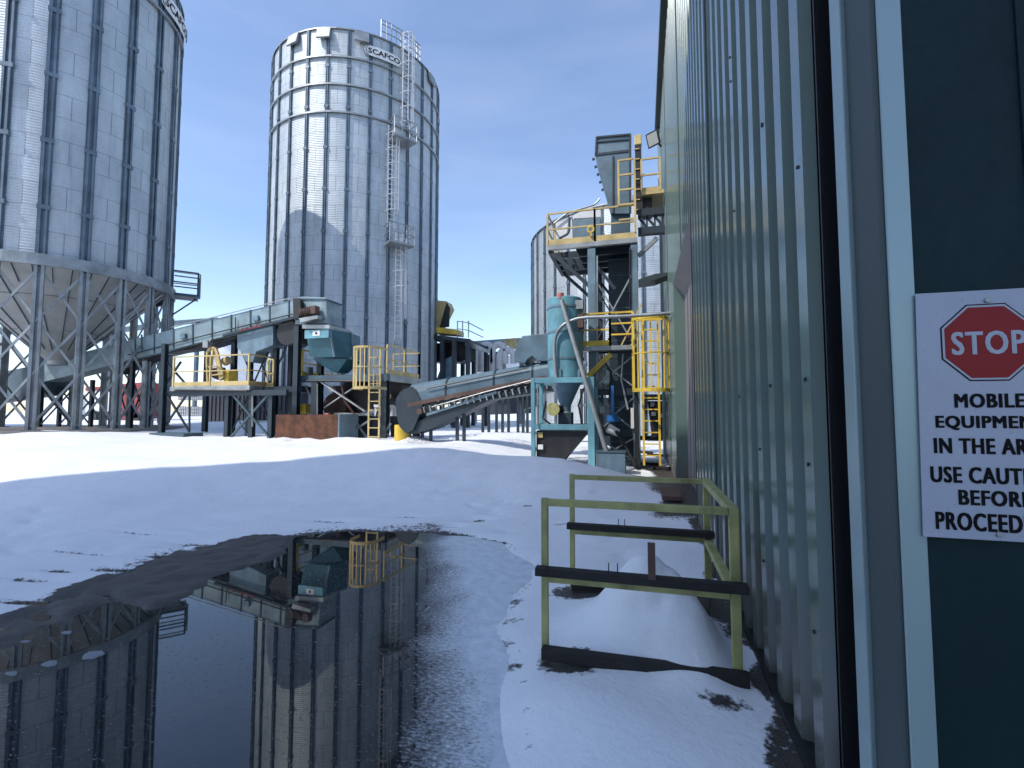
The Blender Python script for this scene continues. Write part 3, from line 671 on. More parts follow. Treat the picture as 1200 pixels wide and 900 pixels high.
# --- left silo on legs
cl = at_b(65, 27.0); rlf = 3.66; zl0 = 7.23; zl1 = 20.3
toL = math.atan2(-cl[1], -cl[0]); M['silo_l'] = silo_mat('galvanised_corrugated_sheets_left', 20, .85)
sl_ = silo('hopper_silo', 'elevated corrugated silo with conical hopper on braced legs at the left edge', cl, rlf, zl0, zl1, 20, toL+R(9),   .92, .95, .15, .11, .10, (zl1-1.6,), M['silo_l'])
MB().lathe([(rlf+.04, zl0-.42), (rlf+.20, zl0-.42), (rlf+.20, zl0-.02), (rlf+.04, zl0-.02)], (*cl, 0), 80).build('ring_beam', M['galv_d'], sl_)
cn = MB().lathe([(rlf, zl0-.1), (.32, 3.76), (.32, 3.6)], (*cl, 0), 40).build('hopper_cone', M['cone'], sl_)
for k in range(1, 3):
    t = k/3; rr2 = rlf+(.32-rlf)*t; zz = zl0-.1+(3.76-zl0+.1)*t
    MB().lathe([(rr2+.015, zz+.03), (rr2+.015, zz-.03)], (*cl, 0), 40).build('cone_seam', M['galv_d'], cn)
s = MB()
for k in range(40):
    th = toL+R(9)*k+R(4.5); r2 = .75 if k % 2 == 0 else 2.9; t = (rlf-r2)/(rlf-.32)
    s.bar(pol(cl, rlf-.02, th, zl0-.14), pol(cl, r2, th, zl0-.1+(3.76-zl0+.1)*t-.03), .03, .03)
s.build('cone_seam', M['steelblue'], cn)
ZL = 1.04
th = toL+R(9); er = Vector((math.cos(th), math.sin(th), 0)); et = Vector((-er.y, er.x, 0)); C0 = Vector((*cl, 0))
s = MB()
for sg in (-1, 1): s.bar(C0+er*(rlf+.07)+et*sg*.09+Vector((0,0,ZL)), C0+er*(rlf+.07)+et*sg*.09+Vector((0,0,zl0)), .09, .16, er)
s.bar(C0+er*(rlf+.03)+Vector((0,0,ZL)), C0+er*(rlf+.03)+Vector((0,0,zl0)), .26, .03, er)
s.bar(C0+er*(rlf+.07)+Vector((0,0,ZL)), C0+er*(rlf+.07)+Vector((0,0,ZL+.03)), .45, .40, er)
radial(sl_, cl, 20, 0, s.build('leg', M['galv_d'], sl_))
s = MB(); lv = np.linspace(ZL+.15, zl0-.5, 4)
for a_, b_ in zip(lv, lv[1:]):
    p0, p1 = toL+R(9), toL+R(27)
    s.bar(pol(cl, rlf+.10, p0, a_), pol(cl, rlf+.10, p1, b_), .075, .03, er); s.bar(pol(cl, rlf+.06, p0, b_), pol(cl, rlf+.06, p1, a_), .075, .03, er)
radial(sl_, cl, 20, 0, s.build('cross_brace', M['galv_d'], sl_))
nameplate(sl_, cl, rlf, 161, 203, zl1-1.05, .75, 'SCAFCO')
ladder_deck(sl_, cl, rlf, 203, 208.5, zat(205, 345, cl, rlf))
# side platform sticking out on the right silhouette
tg = math.atan2(-cl[1], -cl[0])+R(79); ex = Vector((math.cos(tg), math.sin(tg), 0)); ey = Vector((-ex.y, ex.x, 0)); pz = 7.05; q0 = Vector((cl[0], cl[1], 0))+ex*(rlf+.1)
g = MB()
g.prism([q0-ey*.5+Vector((0,0,pz)), q0+ey*.5+Vector((0,0,pz)), q0+ey*.5+ex*.95+Vector((0,0,pz)), q0-ey*.5+ex*.95+Vector((0,0,pz))], (0, 0, -.12))
g.build('side_platform', M['steelblue'], sl_)
g = MB()
for zz in (.5, 1.0):
    cs = [q0-ey*.5, q0-ey*.5+ex*.95, q0+ey*.5+ex*.95, q0+ey*.5]
    for a_, b_ in zip(cs, cs[1:]): g.bar(a_+Vector((0,0,pz+zz)), b_+Vector((0,0,pz+zz)), .05)
for c_ in (q0-ey*.5, q0-ey*.5+ex*.95, q0+ey*.5+ex*.95): g.bar(c_+Vector((0,0,pz)), c_+Vector((0,0,pz+1.0)), .05)
g.bar(q0+ex*.9+Vector((0,0,pz-.1)), q0+Vector((0,0,pz-.95)), .06)
g.build('side_platform_rail', M['steelblue'], sl_)
pad = MB().lathe([(.01, ZL), (rlf+.75, ZL), (rlf+.75, ZL-.5)], (*cl, 0), 40)
one(pad, 'concrete_pad', M['concrete'], 'round concrete slab under the legs of the left elevated silo', 'concrete slab')

# --- far right silo, lower
M['silo_r'] = silo_mat('galvanised_corrugated_sheets_far', 40, .80)
cr = at_b(745, 34); rr3 = 7.1
sr = silo('grain_silo', 'wide lower steel silo behind the tower, against the ribbed wall', cr, rr3, .4, 13.5, 40, math.atan2(-cr[1], -cr[0])+R(4), .80, .4, .42, .07, .06, (), M['silo_r'])

# ------------------------------------------------------------------ left conveyor
YC0, YC1 = 14.5, 15.4
cv = thing('inclined_conveyor', 'pale blue enclosed conveyor rising from under the left silo to the teal hopper', 'conveyor', WY(200, 500, 15))
def beamprof(top, bot, x0, x1):
    return [top(x0), top(x1), bot(x1), bot(x0)]
MB().py([(146, 400), (344, 351), (344, 373.5), (197, 410.5), (146, 423)], YC0, YC1).build('housing', M['blue_lt'], cv)
MB().py([(52, 424), (146.5, 400.5), (146.5, 424), (52, 447)], YC0+.12, YC1-.1).build('lower_housing', M['blue_lt'], cv)
MB().py([(-80, 452), (52, 426), (52, 448), (46, 462), (-80, 480)], YC0+.25, YC1+.3).build('feed_trough', M['steelblue'], cv)
s = MB()
for t in np.linspace(.06, .97, 9):
    x = 146+198*t; yt = 400-49*t; s.py([(x-.6, yt-.6), (x+.6, yt-.7), (x+.6, yt+22.5-.2), (x-.6, yt+22.7)], YC0-.03, YC0)
s.build('panel_joint', M['steelblue'], cv)
MB().py([(132, 428), (197, 411.5), (344, 374.5), (344, 380), (270, 398), (236, 408), (190, 414), (132, 438)], YC0+.2, YC1-.15).build('belt_underside', M['black'], cv)
# domed cover seam line, small thin pipe above
hb = MB(); fr = [WY(*p_, YC0) for p_ in [(344, 350.5), (382, 351), (383, 379), (346, 380)]]
hb.prism(fr, (0, YC1-YC0, 0)); hbo = hb.build('head_box', M['blue_lt'], cv)
a_, b_, = WY(344, 350.5, YC0), WY(382, 351, YC0); dY = Vector((0, YC1-YC0, 0))
top = MB(); rz = .20
top.add([a_, b_, b_+dY, a_+dY, a_+dY*.5+Vector((0,0,rz)), b_+dY*.5+Vector((-.35,0,rz))], [(0,1,5,4), (1,2,5), (2,3,4,5), (3,0,4)]); top.build('head_cover', M['blue_lt'], hbo)
ed = MB(); ed.bar(a_+Vector((0,-.02,0)), b_+Vector((0,-.02,0)), .05); ed.bar(b_+Vector((.02,0,0)), b_+dY+Vector((.02,0,0)), .05); ed.build('edge_flange', M['steelblue'], hbo)
x9 = b_.x+.01
MB().prism([(x9, YC0+.05, WY(383, 377, YC0).z), (x9, YC1-.05, WY(383, 377, YC0).z), (x9, YC1-.05, WY(383, 369, YC0).z), (x9, YC0+.05, WY(383, 366, YC0).z)], (.02, 0, 0)).build('side_patch', M['brown'], hbo)
MB().py([(343, 350), (348, 349), (352, 353), (353, 366), (349, 374), (343.5, 374)], YC0-.22, YC0-.02).build('drive_guard', M['black'], cv, bevel=.02)
mt = MB(); q = WY(361, 366, YC0-.2); mt.tube([q+Vector((-.28, 0, 0)), q+Vector((.22, 0, .06))], .13, 14)
for k in range(6): mt.tube([q+Vector((-.22+k*.07, 0, .01*k)), q+Vector((-.20+k*.07, 0, .01*k))], .155, 14)
mt.box(q+Vector((.2, -.12, -.08)), q+Vector((.38, .12, .2))); mo = mt.build('motor', M['brown'], cv)
MB().py([(350, 373), (372, 369.5), (372, 373), (352, 378)], YC0-.35, YC0-.02).build('motor_shelf', M['galv'], cv)
MB().bar(WY(262, 393.5, YC0-.1), WY(345, 372.5, YC0-.1), .10, .08).build('side_rail', M['navy'], cv)
s = MB()
for k in range(5): q = WY(281+k*5.5, 388-k*1.2, YC0-.12); s.tube([q, q+Vector((.14, 0, .05))], .045, 8)
s.build('return_roller', M['red'], cv)
# chute below, belly
one(MB().py([(278, 391), (320, 381), (320, 404), (313, 407), (300, 412), (296, 424), (288, 424), (283, 412), (278, 408)], YC0+.05, YC1-.2), 'transfer_chute', M['blue'], 'pale blue chute hanging under the raised end of the left conveyor', 'chute')
bl = MB(); q = WY(338, 390, 14.6); bl.tube([(q.x, 14.55, q.z), (q.x, 15.35, q.z)], .46, 20); 
one(bl, 'tail_pulley', M['black'], 'black round pulley housing below the conveyor head box', 'pulley', smooth=True)
lp = WY(243, 404, 14.3); lb = MB().box(lp+Vector((-.12, -.1, -.12)), lp+Vector((.12, .12, .12))); lb.bar(lp, lp+Vector((0, .2, .3)), .04); one(lb, 'junction_box', M['galv'], 'small pale square box fixed under the left conveyor', 'junction box')

# supports of the left conveyor
GZ = .55
def frame2(name, label, posts, Yf, Yb, ztop, wid=.14, mat='navy', braces=True, group='blue steel trestles carrying the conveyors and decks'):
    b0 = WY(posts[0][0], 500, Yf); t = thing(name, label, 'steel trestle', (b0.x, Yf, GZ), group)
    tops = []
    for px, py in posts:
        for Yy in (Yf, Yb):
            base = WY(px, 490, Yf); zt_ = WY(px, py, Yf).z; x = base.x
            MB().ibeam((x, Yy, gz(x, Yy)-.15), (x, Yy, zt_), wid, wid).build('leg', M[mat], t); tops.append((x, Yy, zt_))
    if braces:
        for (xa, ya, za), (xb, yb, zb) in zip(tops, tops[2:]):
            lo = gz(xa, ya)+.1; hi = min(za, zb)-.15
            MB().bar((xa, ya-.02, lo), (xb, yb-.02, hi), .06, .03).bar((xa, ya+.02, hi), (xb, yb+.02, lo), .06, .03).build('cross_brace', M[mat], t)
    return t
f1 = frame2('conveyor_trestle', 'slim blue trestle with a low bench at its foot, left of the yellow railed deck', [(190, 403)], 14.05, 15.9, 0, .17)
s = MB(); a_ = WY(181, 509, 13.7); b_ = WY(221, 509, 13.7); s.box((a_.x, 13.5, a_.z-.06), (b_.x, 14.3, a_.z+.06)); s.build('bench_top', M['steelblue'], f1)
for px in (184, 217): q = WY(px, 512, 13.7); MB().bar((q.x, 13.7, q.z-.5), (q.x, 13.7, a_.z-.06), .12).build('bench_leg', M['steelblue'], f1)
s = MB(); s.bar(WY(193, 422, 14.1), WY(222, 455, 14.1), .06); s.bar(WY(193, 458, 14.1), WY(222, 506, 14.1), .06); s.bar(WY(193, 500, 14.15), WY(222, 458, 14.15), .06); s.bar(WY(193, 452, 14.15), WY(212, 424, 14.15), .06); s.bar(WY(222, 455, 14.12), WY(222, 506, 14.12), .05); s.build('cross_brace', M['navy'], f1)
# more legs under the conveyor inside the silo
f2 = frame2('conveyor_trestle', 'dark trestle under the low end of the conveyor, behind the silo legs', [(47, 452), (85, 444)], 14.7, 15.4, 0, .13)
f3 = frame2('conveyor_trestle', 'dark trestle under the conveyor just right of the silo legs', [(130, 432), (153, 424)], 14.7, 15.4, 0, .13)
f4 = frame2('conveyor_trestle', 'dark twin trestle under the head of the left conveyor, beside the teal hopper', [(272, 388), (321.5, 377)], 15.0, 15.8, 0, .17)
f5 = frame2('conveyor_trestle', 'thick dark post pair directly left of the teal hopper', [(346.5, 382)], 14.6, 15.9, 0, .20)

# ------------------------------------------------------------------ railed deck left
def railing(parent, pts, zdeck, h=1.05, mat='yellow', t=.045, toe=.16, posts=None, mid=1):
    g = MB(); pts = [Vector((p_[0], p_[1], zdeck)) for p_ in pts]
    for a_, b_ in zip(pts, pts[1:]):
        g.bar(a_+Vector((0,0,h)), b_+Vector((0,0,h)), t)
        for m_ in range(mid): g.bar(a_+Vector((0,0,h*(m_+1)/(mid+1))), b_+Vector((0,0,h*(m_+1)/(mid+1))), t*.85)
        if toe: g.bar(a_+Vector((0,0,toe/2+.01)), b_+Vector((0,0,toe/2+.01)), .012, toe)
    g.build('rail', M[mat], parent)
    for a_, b_ in zip(pts, pts[1:]):
        L = (b_-a_).length; n = max(1, round(L/1.6))
        for k in range(n+1):
            if k == 0 and a_ is not pts[0]: continue
            q = a_.lerp(b_, k/n); MB().bar(q, q+Vector((0,0,h)), t*1.2).build('rail_post', M[mat], parent)
YD = 14.0; dl = WY(203, 452.5, YD); drt = WY(291, 452.5, YD); zd = (dl.z+drt.z)/2
dk = thing('service_deck', 'steel deck with faded yellow rails beneath the left conveyor', 'platform', (dl.x, YD, GZ))
MB().box((dl.x-.1, YD-.05, zd-.16), (drt.x+.1, YD+1.25, zd)).build('deck', M['galv'], dk)
MB().box((dl.x-.1, YD+.02, zd-.36), (drt.x+1.6, YD+.14, zd-.165)).build('deck_beam', M['navy'], dk)
MB().box((drt.x+.1, YD+.6, zd-.22), (drt.x+1.7, YD+1.9, zd-.02)).build('deck_extension', M['navy'], dk)
railing(dk, [(dl.x, YD), (drt.x, YD), (drt.x, YD+1.25)], zd, 1.12)
r2 = WY(321, 452, YD+.8)
railing(dk, [(drt.x+.15, YD+.75), (r2.x, YD+.75)], zd-.05, 1.05)
for px in (267.5, 296, 318.5):
    for Yy in (YD+.2, YD+1.2):
        q = WY(px, 470, YD+.2); MB().ibeam((q.x, Yy, gz(q.x, Yy)-.2), (q.x, Yy, zd-.2), .17, .17).build('leg', M['navy'], dk)
s = MB(); s.bar(WY(269, 458, YD+.1), WY(317, 514, YD+.1), .07); s.bar(WY(269, 514, YD+.13), WY(317, 460, YD+.13), .07); s.bar(WY(280, 494, YD+.3), WY(294, 514, YD+.3), .05); s.bar(WY(296, 494, YD+.16), WY(317, 494, YD+.16), .07); s.build('cross_brace', M['steelblue'], dk)
# yellow belt guard & motor on the deck
bgd = thing('belt_guard', 'arched yellow belt guard with a motor standing on the left railed deck', 'machine guard', WY(252, 448, 14.5))
s = MB()
pts = [WY(x_, y_, 14.35) for x_, y_ in [(244, 447), (243, 425), (243.5, 412), (247, 408), (252, 408), (255, 414), (258, 430), (261, 437)]]
for a_, b_ in zip(pts, pts[1:]): s.bar(a_, b_, .07, .10)
s.bar(WY(250, 410, 14.35), WY(247, 436, 14.35), .05, .06); s.bar(WY(244, 430, 14.35), WY(259, 428, 14.35), .05); s.bar(WY(246, 440, 14.35), WY(262, 438, 14.35), .05)
s.py([(249, 407.5), (253, 407.5), (262, 442), (257, 446)], 14.38, 14.46)
s.build('guard_frame', M['yellow'], bgd)
MB().py([(248, 432), (256, 430), (260, 438), (254, 445), (248, 442)], 14.5, 14.8).build('sheave', M['brown'], bgd)
MB().py([(262, 433), (268, 433), (268, 448), (262, 448)], 14.45, 14.9).build('gearbox', M['yellow2'], bgd, bevel=.03)
MB().tube([WY(263, 424, 14.6), WY(268, 422, 14.6)], .16, 12).build('motor', M['yellow'], bgd)

# ------------------------------------------------------------------ hopper
hp = thing('feed_hopper', 'dark teal steel hopper under the conveyor head box', 'hopper', WY(385, 437, 15.2))
MB().py([(354, 380.5), (386, 380.5), (386, 385), (354, 385)], 14.35, 15.6).build('flange', M['galv'], hp)
lx, rx = WY(357, 390, 14.4).x, WY(385, 390, 14.4).x
zt_, zs = WY(385, 385.5, 14.4).z, WY(385, 395.5, 14.4).z; bx = WY(413, 400, 15.4).x
MB().box((lx, 14.40, zs), (rx, 14.46, zt_)).build('front_plate', M['cyan'], hp, label='light turquoise plate with a round white sticker on the hopper front')
q = WY(370.5, 390.5, 14.39); MB().box((q.x-.15, 14.392, q.z-.09), (q.x+.15, 14.398, q.z+.09)).build('sticker', M['white'], hp)
em = MB(); em.tube([(q.x, 14.392, q.z), (q.x, 14.386, q.z)], .045, 12); em.build('emblem', M['signblk'], hp)
zb_ = WY(385, 417, 14.4).z
t4 = [(lx, 14.47, zt_), (rx, 14.47, zt_-.02), (bx-.0, 15.35, zt_-.02), (bx-.2, 16.2, zt_), (lx, 16.2, zt_)]
xb0, xb1 = WY(363, 417, 14.7).x, WY(411, 417, 15.2).x
b4 = [(xb0, 14.7, zb_), (xb0+1.05, 14.7, zb_), (xb1, 15.4, zb_), (xb1-.1, 16.0, zb_), (xb0, 16.0, zb_)]
MB().loft([Vector(v) for v in t4], [Vector(v) for v in b4]).build('bin', M['teal'], hp)
s = MB(); s.bar((xb0-.05, 14.65, zb_), (xb1, 15.3, zb_), .08, .09); s.bar((rx, 14.45, zt_), (bx, 15.33, zt_), .07, .07); s.bar((bx, 15.33, zt_), (xb1, 15.35, zb_), .06); s.bar((rx, 14.46, zt_), (xb0+1.05, 14.68, zb_), .06); s.build('edge_angle', M['blue'], hp)
z5 = WY(390, 436, 15).z
MB().loft([Vector((xb0+.1, 14.75, zb_-.05)), Vector((xb1-.05, 14.75+.3, zb_-.05)), Vector((xb1-.05, 16, zb_-.05)), Vector((xb0+.1, 16, zb_-.05))],
          [Vector((xb0+.75, 15.0, z5)), Vector((xb1-.45, 15.1, z5)), Vector((xb1-.45, 15.7, z5)), Vector((xb0+.75, 15.7, z5))]).build('lower_cone', M['teal'], hp)

# ------------------------------------------------------------------ platform under hopper + cage ladder
XP = WY(454, 440, 14.8).x; zpf = WY(454, 438, 14.8).z; xpl = WY(352, 440, 14.8).x
pf = thing('hopper_platform', 'dark steel platform on thick legs carrying the teal hopper', 'platform', (XP, 14.8, GZ))
MB().box((xpl, 14.8, zpf-.24), (XP, 14.96, zpf)).build('front_beam', M['steelblue'], pf)
MB().box((XP-.16, 14.97, zpf-.24), (XP, 17.4, zpf)).build('side_beam', M['galv'], pf)
MB().box((xpl, 17.3, zpf-.24), (XP-.17, 17.44, zpf)).build('back_beam', M['navy'], pf)
MB().box((xpl+.1, 14.97, zpf-.1), (XP-.17, 17.29, zpf-.04)).build('deck', M['navy'], pf)
for px in (370.5, 462):
    for Yy in (14.9, 17.3):
        x = min(WY(px, 470, 14.9).x, XP-.12); MB().ibeam((x, Yy, gz(x, Yy)-.2), (x, Yy, zpf-.24), .26 if px < 400 else .2, .26).build('leg', M['navy'], pf)
s = MB(); s.bar(WY(377, 448, 14.9), WY(428, 482, 14.9), .10, .05); s.bar(WY(418, 452, 15.0), WY(380, 478, 15.0), .07, .04); s.bar(WY(358, 452, 14.92), WY(367, 470, 14.92), .06); s.bar(WY(415, 504, 14.92), WY(434, 492, 14.92), .06); s.bar(WY(415, 492, 14.95), WY(432, 516, 14.95), .06)
s.bar(WY(444, 516, 14.9), WY(458, 496, 14.9), .06); s.bar(WY(444, 496, 14.94), WY(458, 516, 14.94), .06)
s.build('cross_brace', M['galv'], pf)
railing(pf, [(XP-.05, 14.85), (XP-.05, 17.35)], zpf, 1.02)
railing(pf, [(XP-.05, 17.35), (XP-1.2, 17.35)], zpf, 1.02)
railing(pf, [(xpl+.02, 14.85), (xpl+.02, 16.6)], zpf, .95, 'yellow2')
railing(pf, [(xpl+.1, 16.9), (xpl+.9, 16.9)], zpf, .95, 'yellow2')
def cage(name, label, cx_, cy_, zlo, zhi, zfoot, rad, lw, mat, facing=(0, -1), bars=11, group='yellow caged ladders up to the decks'):
    t = thing(name, label, 'ladder', (cx_, cy_, zfoot), group); f = Vector((facing[0], facing[1], 0)); sdv = Vector((-f.y, f.x, 0)); C_ = Vector((cx_, cy_, 0))
    for sg in (-1, 1): MB().bar(C_+sdv*sg*lw/2+Vector((0,0,zfoot)), C_+sdv*sg*lw/2+Vector((0,0,zhi)), .055, .04).build('stile', M[mat], t)
    z = zfoot+.25
    while z < zhi-.1: MB().bar(C_-sdv*lw/2+Vector((0,0,z)), C_+sdv*lw/2+Vector((0,0,z)), .032).build('rung', M[mat], t); z += .3
    P_ = lambda a_: sdv*rad*math.cos(a_)+f*(rad*.9+rad*1.0*math.sin(a_))
    loop = [sdv*rad]+[P_(math.pi*k/12) for k in range(13)]+[-sdv*rad]
    for z, h_ in ((zlo, .09), (zhi-.04, .07), ((zlo+zhi)/2, .03)):
        g = MB()
        for a_, b_ in zip(loop, loop[1:]): g.bar(C_+a_+Vector((0,0,z)), C_+b_+Vector((0,0,z)), .03, h_)
        g.build('hoop', M[mat], t)
    for k in range(bars):
        a_ = P_(math.pi*k/(bars-1)); MB().bar(C_+a_+Vector((0,0,zlo)), C_+a_+Vector((0,0,zhi)), .035, .02, f).build('cage_bar', M[mat], t)
    return t
q = WY(436, 455, 14.3)
cage('cage_ladder', 'faded yellow caged ladder below the teal hopper platform', q.x, 14.45, WY(436, 455, 14.1).z, WY(436, 407, 14.1).z, .6, .46, .40, 'yellow')

# container and bits below the hopper
rc = thing('scrap_bin', 'rusty open steel bin with a blue-grey end, standing under the hopper', 'container', WY(365, 519, 14.6))
xa, xb = WY(324, 500, 13.9).x, WY(396, 500, 13.9).x; zt_ = WY(370, 486, 13.9).z
MB().box((xa, 13.9, .4), (xb, 13.95, zt_)).build('front_panel', M['rust'], rc)
MB().box((xa, 14.96, .4), (xb, 15.0, zt_)).build('back_panel', M['rust'], rc); MB().box((xa-.04, 13.9, .4), (xa, 15.0, zt_)).build('end_panel', M['rust'], rc)
MB().box((xb, 13.9, .4), (xb+.05, 15.0, zt_+.02)).build('end_panel', M['blue'], rc, label='blue-grey end panel')
MB().box((xa, 13.95, zt_-.35), (xb, 14.96, zt_-.3)).build('load', M['brown'], rc)
q = WY(379, 489, 13.9); s = MB()
for k in range(7): p_ = q+Vector((random.uniform(-.25, .25), .2+random.uniform(0, .3), random.uniform(-.1, .08))); s.box(p_-Vector((.08, .06, .06)), p_+Vector((.09, .07, .06)))
one(s, 'scrap_heap', M['redcap'], 'small heap of pinkish red scraps on the rusty bin', 'scrap', bevel=.02)
one(MB().py([(347, 474), (358, 473), (358, 485), (347, 485)], 15.5, 16.0), 'electrical_box', M['yellow2'], 'square yellow box behind the rusty bin', 'box', bevel=.02)
ye = MB(); q = WY(471, 505, 14.2); ye.tube([(q.x, 14.2, q.z-.34), (q.x, 14.2, q.z+.20)], .24, 16); ye.tube([(q.x, 14.2, q.z+.2), (q.x+.02, 14.2, q.z+.28)], .1, 12)
one(ye, 'yellow_drum', M['yellow2'], 'dull yellow drum at the low end of the right conveyor', 'drum', smooth=True)
s = MB()
for k in range(6): q = WY(441+k*4.6, 481, 15.3); s.tube([(q.x, 15.3, q.z-.20), (q.x, 15.3, q.z+.20)], .06, 10)
s.py([(438, 474), (466, 475), (466, 478), (438, 477)], 15.2, 15.4)
one(s, 'spring_rack', M['white'], 'row of pale vertical cylinders behind the yellow ladder', 'rack')
# machinery mass under the platform: crusher drum and frame
cr_ = thing('crusher', 'dark machinery with a round drum below the hopper platform', 'machine', WY(410, 500, 16))
q = WY(392, 476, 15.6); MB().tube([(q.x, 15.6, q.z), (q.x, 16.3, q.z)], .50, 20).build('drum', M['brown'], cr_, smooth=True)
MB().py([(378, 486), (436, 486), (436, 520), (378, 520)], 15.8, 16.8).build('base', M['navy'], cr_)
MB().py([(392, 452), (432, 452), (432, 478), (402, 486), (388, 470)], 16.0, 16.9).build('casing', M['black'], cr_)
MB().py([(391, 483.5), (431, 484.5), (431, 487.5), (391, 486)], 15.2, 15.7).build('guard_rail', M['galv'], cr_)
q = WY(452, 464, 15.8); MB().tube([q+Vector((-.15, 0, .06)), q+Vector((.15, 0, -.05))], .12, 12).build('motor', M['yellow'], cr_)
MB().py([(455, 447), (470, 447), (474, 470), (470, 512), (458, 512)], 16.2, 17.0).build('chute', M['black'], cr_)

# ------------------------------------------------------------------ right conveyor
YR0, YR1 = 14.0, 14.9
rcv = thing('inclined_conveyor', 'blue-grey covered conveyor rising to the right towards the turquoise tank', 'conveyor', WY(500, 508, 14.4))
a0, a1 = WY(468, 463, YR0), WY(640, 438, YR0)     # cover centre line start/end (lower edge)
lo0, lo1 = WY(478, 472.5, YR0), WY(645, 438.5, YR0); up0, up1 = WY(478, 452, YR0), WY(645, 423, YR0)
s = MB(); n = 8; vs = []
for base, topp in ((lo0, up0), (lo1, up1)):
    h_ = (topp.z-base.z)
    vs.append(base); vs.append(base+Vector((0, 0, h_*.55)))
    for k in range(1, n): 
        a_ = math.pi*k/n; vs.append(base+Vector((0, (YR1-YR0)/2*(1-math.cos(a_)), h_*(.55+.6*math.sin(a_)))))
    vs.append(base+Vector((0, YR1-YR0, h_*.55))); vs.append(base+Vector((0, YR1-YR0, 0)))
m_ = len(vs)//2
s.loft(vs[:m_], vs[m_:]); s.build('cover', M['blue_d'], rcv)
s = MB()
for t in (.28, .62, .88):
    for (aa, bb) in zip(vs[:m_], vs[1:m_]):
        pass
    pts = [Vector(vs[i]).lerp(Vector(vs[m_+i]), t)+Vector((0, 0, .012)) for i in range(m_)]
    for p0, p1 in zip(pts, pts[1:]): s.bar(p0, p1, .06, .03)
s.build('cover_strap', M['navy'], rcv)
dn = Vector((0, 0, -.13))
MB().bar(lo0+dn*.5+Vector((0,-.02,0)), lo1+dn*.5+Vector((0,-.02,0)), .06, .12).build('belt_edge', M['brown'], rcv)
MB().prism([lo0+dn, lo1+dn, lo1+dn*1.6, lo0+dn*1.6], (0, .9, 0)).build('belt', M['black'], rcv)
s = MB()
for t in np.linspace(.03, .97, 22):
    q = lo0.lerp(lo1, t)+dn*1.7; s.tube([q, q+Vector((0, .2, 0))], .05, 8); s.bar(q+Vector((0, -.02, 0)), q+Vector((0.05, -.02, -.18)), .04)
s.build('idler_roller', M['galv'], rcv)
MB().py([(494, 492), (504, 485.5), (580, 461), (624, 452), (645, 449), (645, 458), (624, 461), (576, 468), (504, 503), (484, 509), (476, 508), (478, 498)], YR0+.05, YR1-.05).build('return_trough', M['navy'], rcv)
s = MB(); s.bar(WY(500, 486, YR0), WY(582, 460, YR0), .05, .08); s.build('trough_flange', M['blue'], rcv)
MB().py([(464, 467), (470, 458), (481, 453), (487, 457), (495, 474), (491, 487), (484, 504), (476, 508), (468, 500), (464, 484)], YR0-.05, YR1+.05).build('tail_housing', M['navy'], rcv)  # navy puts the shade over the low end into the housing's colour
q = WY(491, 482, YR0-.1); MB().tube([q, q+Vector((0, .12, 0))], .10, 16).build('tail_bearing', M['brown'], rcv)
MB().py([(602, 423), (603, 411), (607, 402), (612, 393.5), (643, 390.5), (643, 423), (630, 423), (624, 417), (618, 421), (615, 426)], YR0-.03, YR1+.03).build('inspection_hood', M['blue_d'], rcv, bevel=.02)
for px, py in ((495, 500), (536, 484), (544, 480), (505, 500)):
    q = WY(px, py, YR0+.4); MB().bar((q.x, YR0+.4, gz(q.x, YR0+.4)-.2), (q.x, YR0+.4, q.z+.1), .09).build('leg', M['navy'], rcv)

# ------------------------------------------------------------------ tank on frame
YT = 12.7
tf = thing('tank_stand', 'light turquoise square steel stand holding the tall tank', 'stand', WY(660, 541, YT))
xl, xr_ = WY(625, 500, 12.2).x, WY(693, 500, 12.2).x; zl_ = gz(-1.9, 12.3)-.1; ztp = WY(660, 445.5, 12.2).z; zmd = WY(660, 500.5, 12.2).z
for x in (xl, xr_):
    for Yy in (12.2, 13.25): MB().bar((x, Yy, zl_), (x, Yy, ztp+.07), .10 if x == xl else .17, .12, (0, 1, 0)).build('leg', M['cyan'], tf, bevel=.006)
for z in (ztp, zmd):
    for Yy in (12.2, 13.25): MB().bar((xl+.05, Yy, z), (xr_-.085, Yy, z), .10, .14).build('cross_beam', M['cyan'], tf, bevel=.006)
    for x in (xl, xr_): MB().bar((x, 12.27, z), (x, 13.18, z), .08, .14).build('cross_beam', M['cyan'], tf)
s = MB(); s.prism([(xl+.05, 12.17, ztp-.07), (xl+.2, 12.17, ztp-.07), (xl+.05, 12.17, ztp-.25)], (0, .04, 0)); s.prism([(xr_-.08, 12.17, ztp-.07), (xr_-.25, 12.17, ztp-.07), (xr_-.08, 12.17, ztp-.25)], (0, .04, 0)); s.build('gusset', M['cyan'], tf)
xm = WY(681.5, 480, 12.9).x; MB().bar((xm, 12.9, zmd+.07), (xm, 12.9, ztp-.2), .07).build('inner_post', M['galv'], tf)
tk = thing('dust_tank', 'tall light turquoise cylindrical tank with a cone bottom', 'tank', WY(662, 447, YT))
tcx = WY(662.5, 400, YT).x; trd = .475; tzt = WY(662, 346, YT-.47).z; tzb = WY(662, 443, YT).z
MB().lathe([(.01, tzt+.03), (trd-.03, tzt), (trd, tzt-.03), (trd, tzb)], (tcx, YT, 0), 40).build('shell', M['cyan'], tk, smooth=True)
for py in (357.5, 387, 419):
    z = WY(662, py, YT-.47).z; MB().lathe([(trd+.002, z-.03), (trd+.018, z-.03), (trd+.018, z+.03), (trd+.002, z+.03)], (tcx, YT, 0), 40).build('band', M['blue'], tk)
zc2 = WY(662, 476, YT).z; MB().lathe([(trd, tzb), (.13, zc2), (.13, zc2-.15)], (tcx, YT, 0), 32).build('cone', M['blue'], tk, smooth=True)
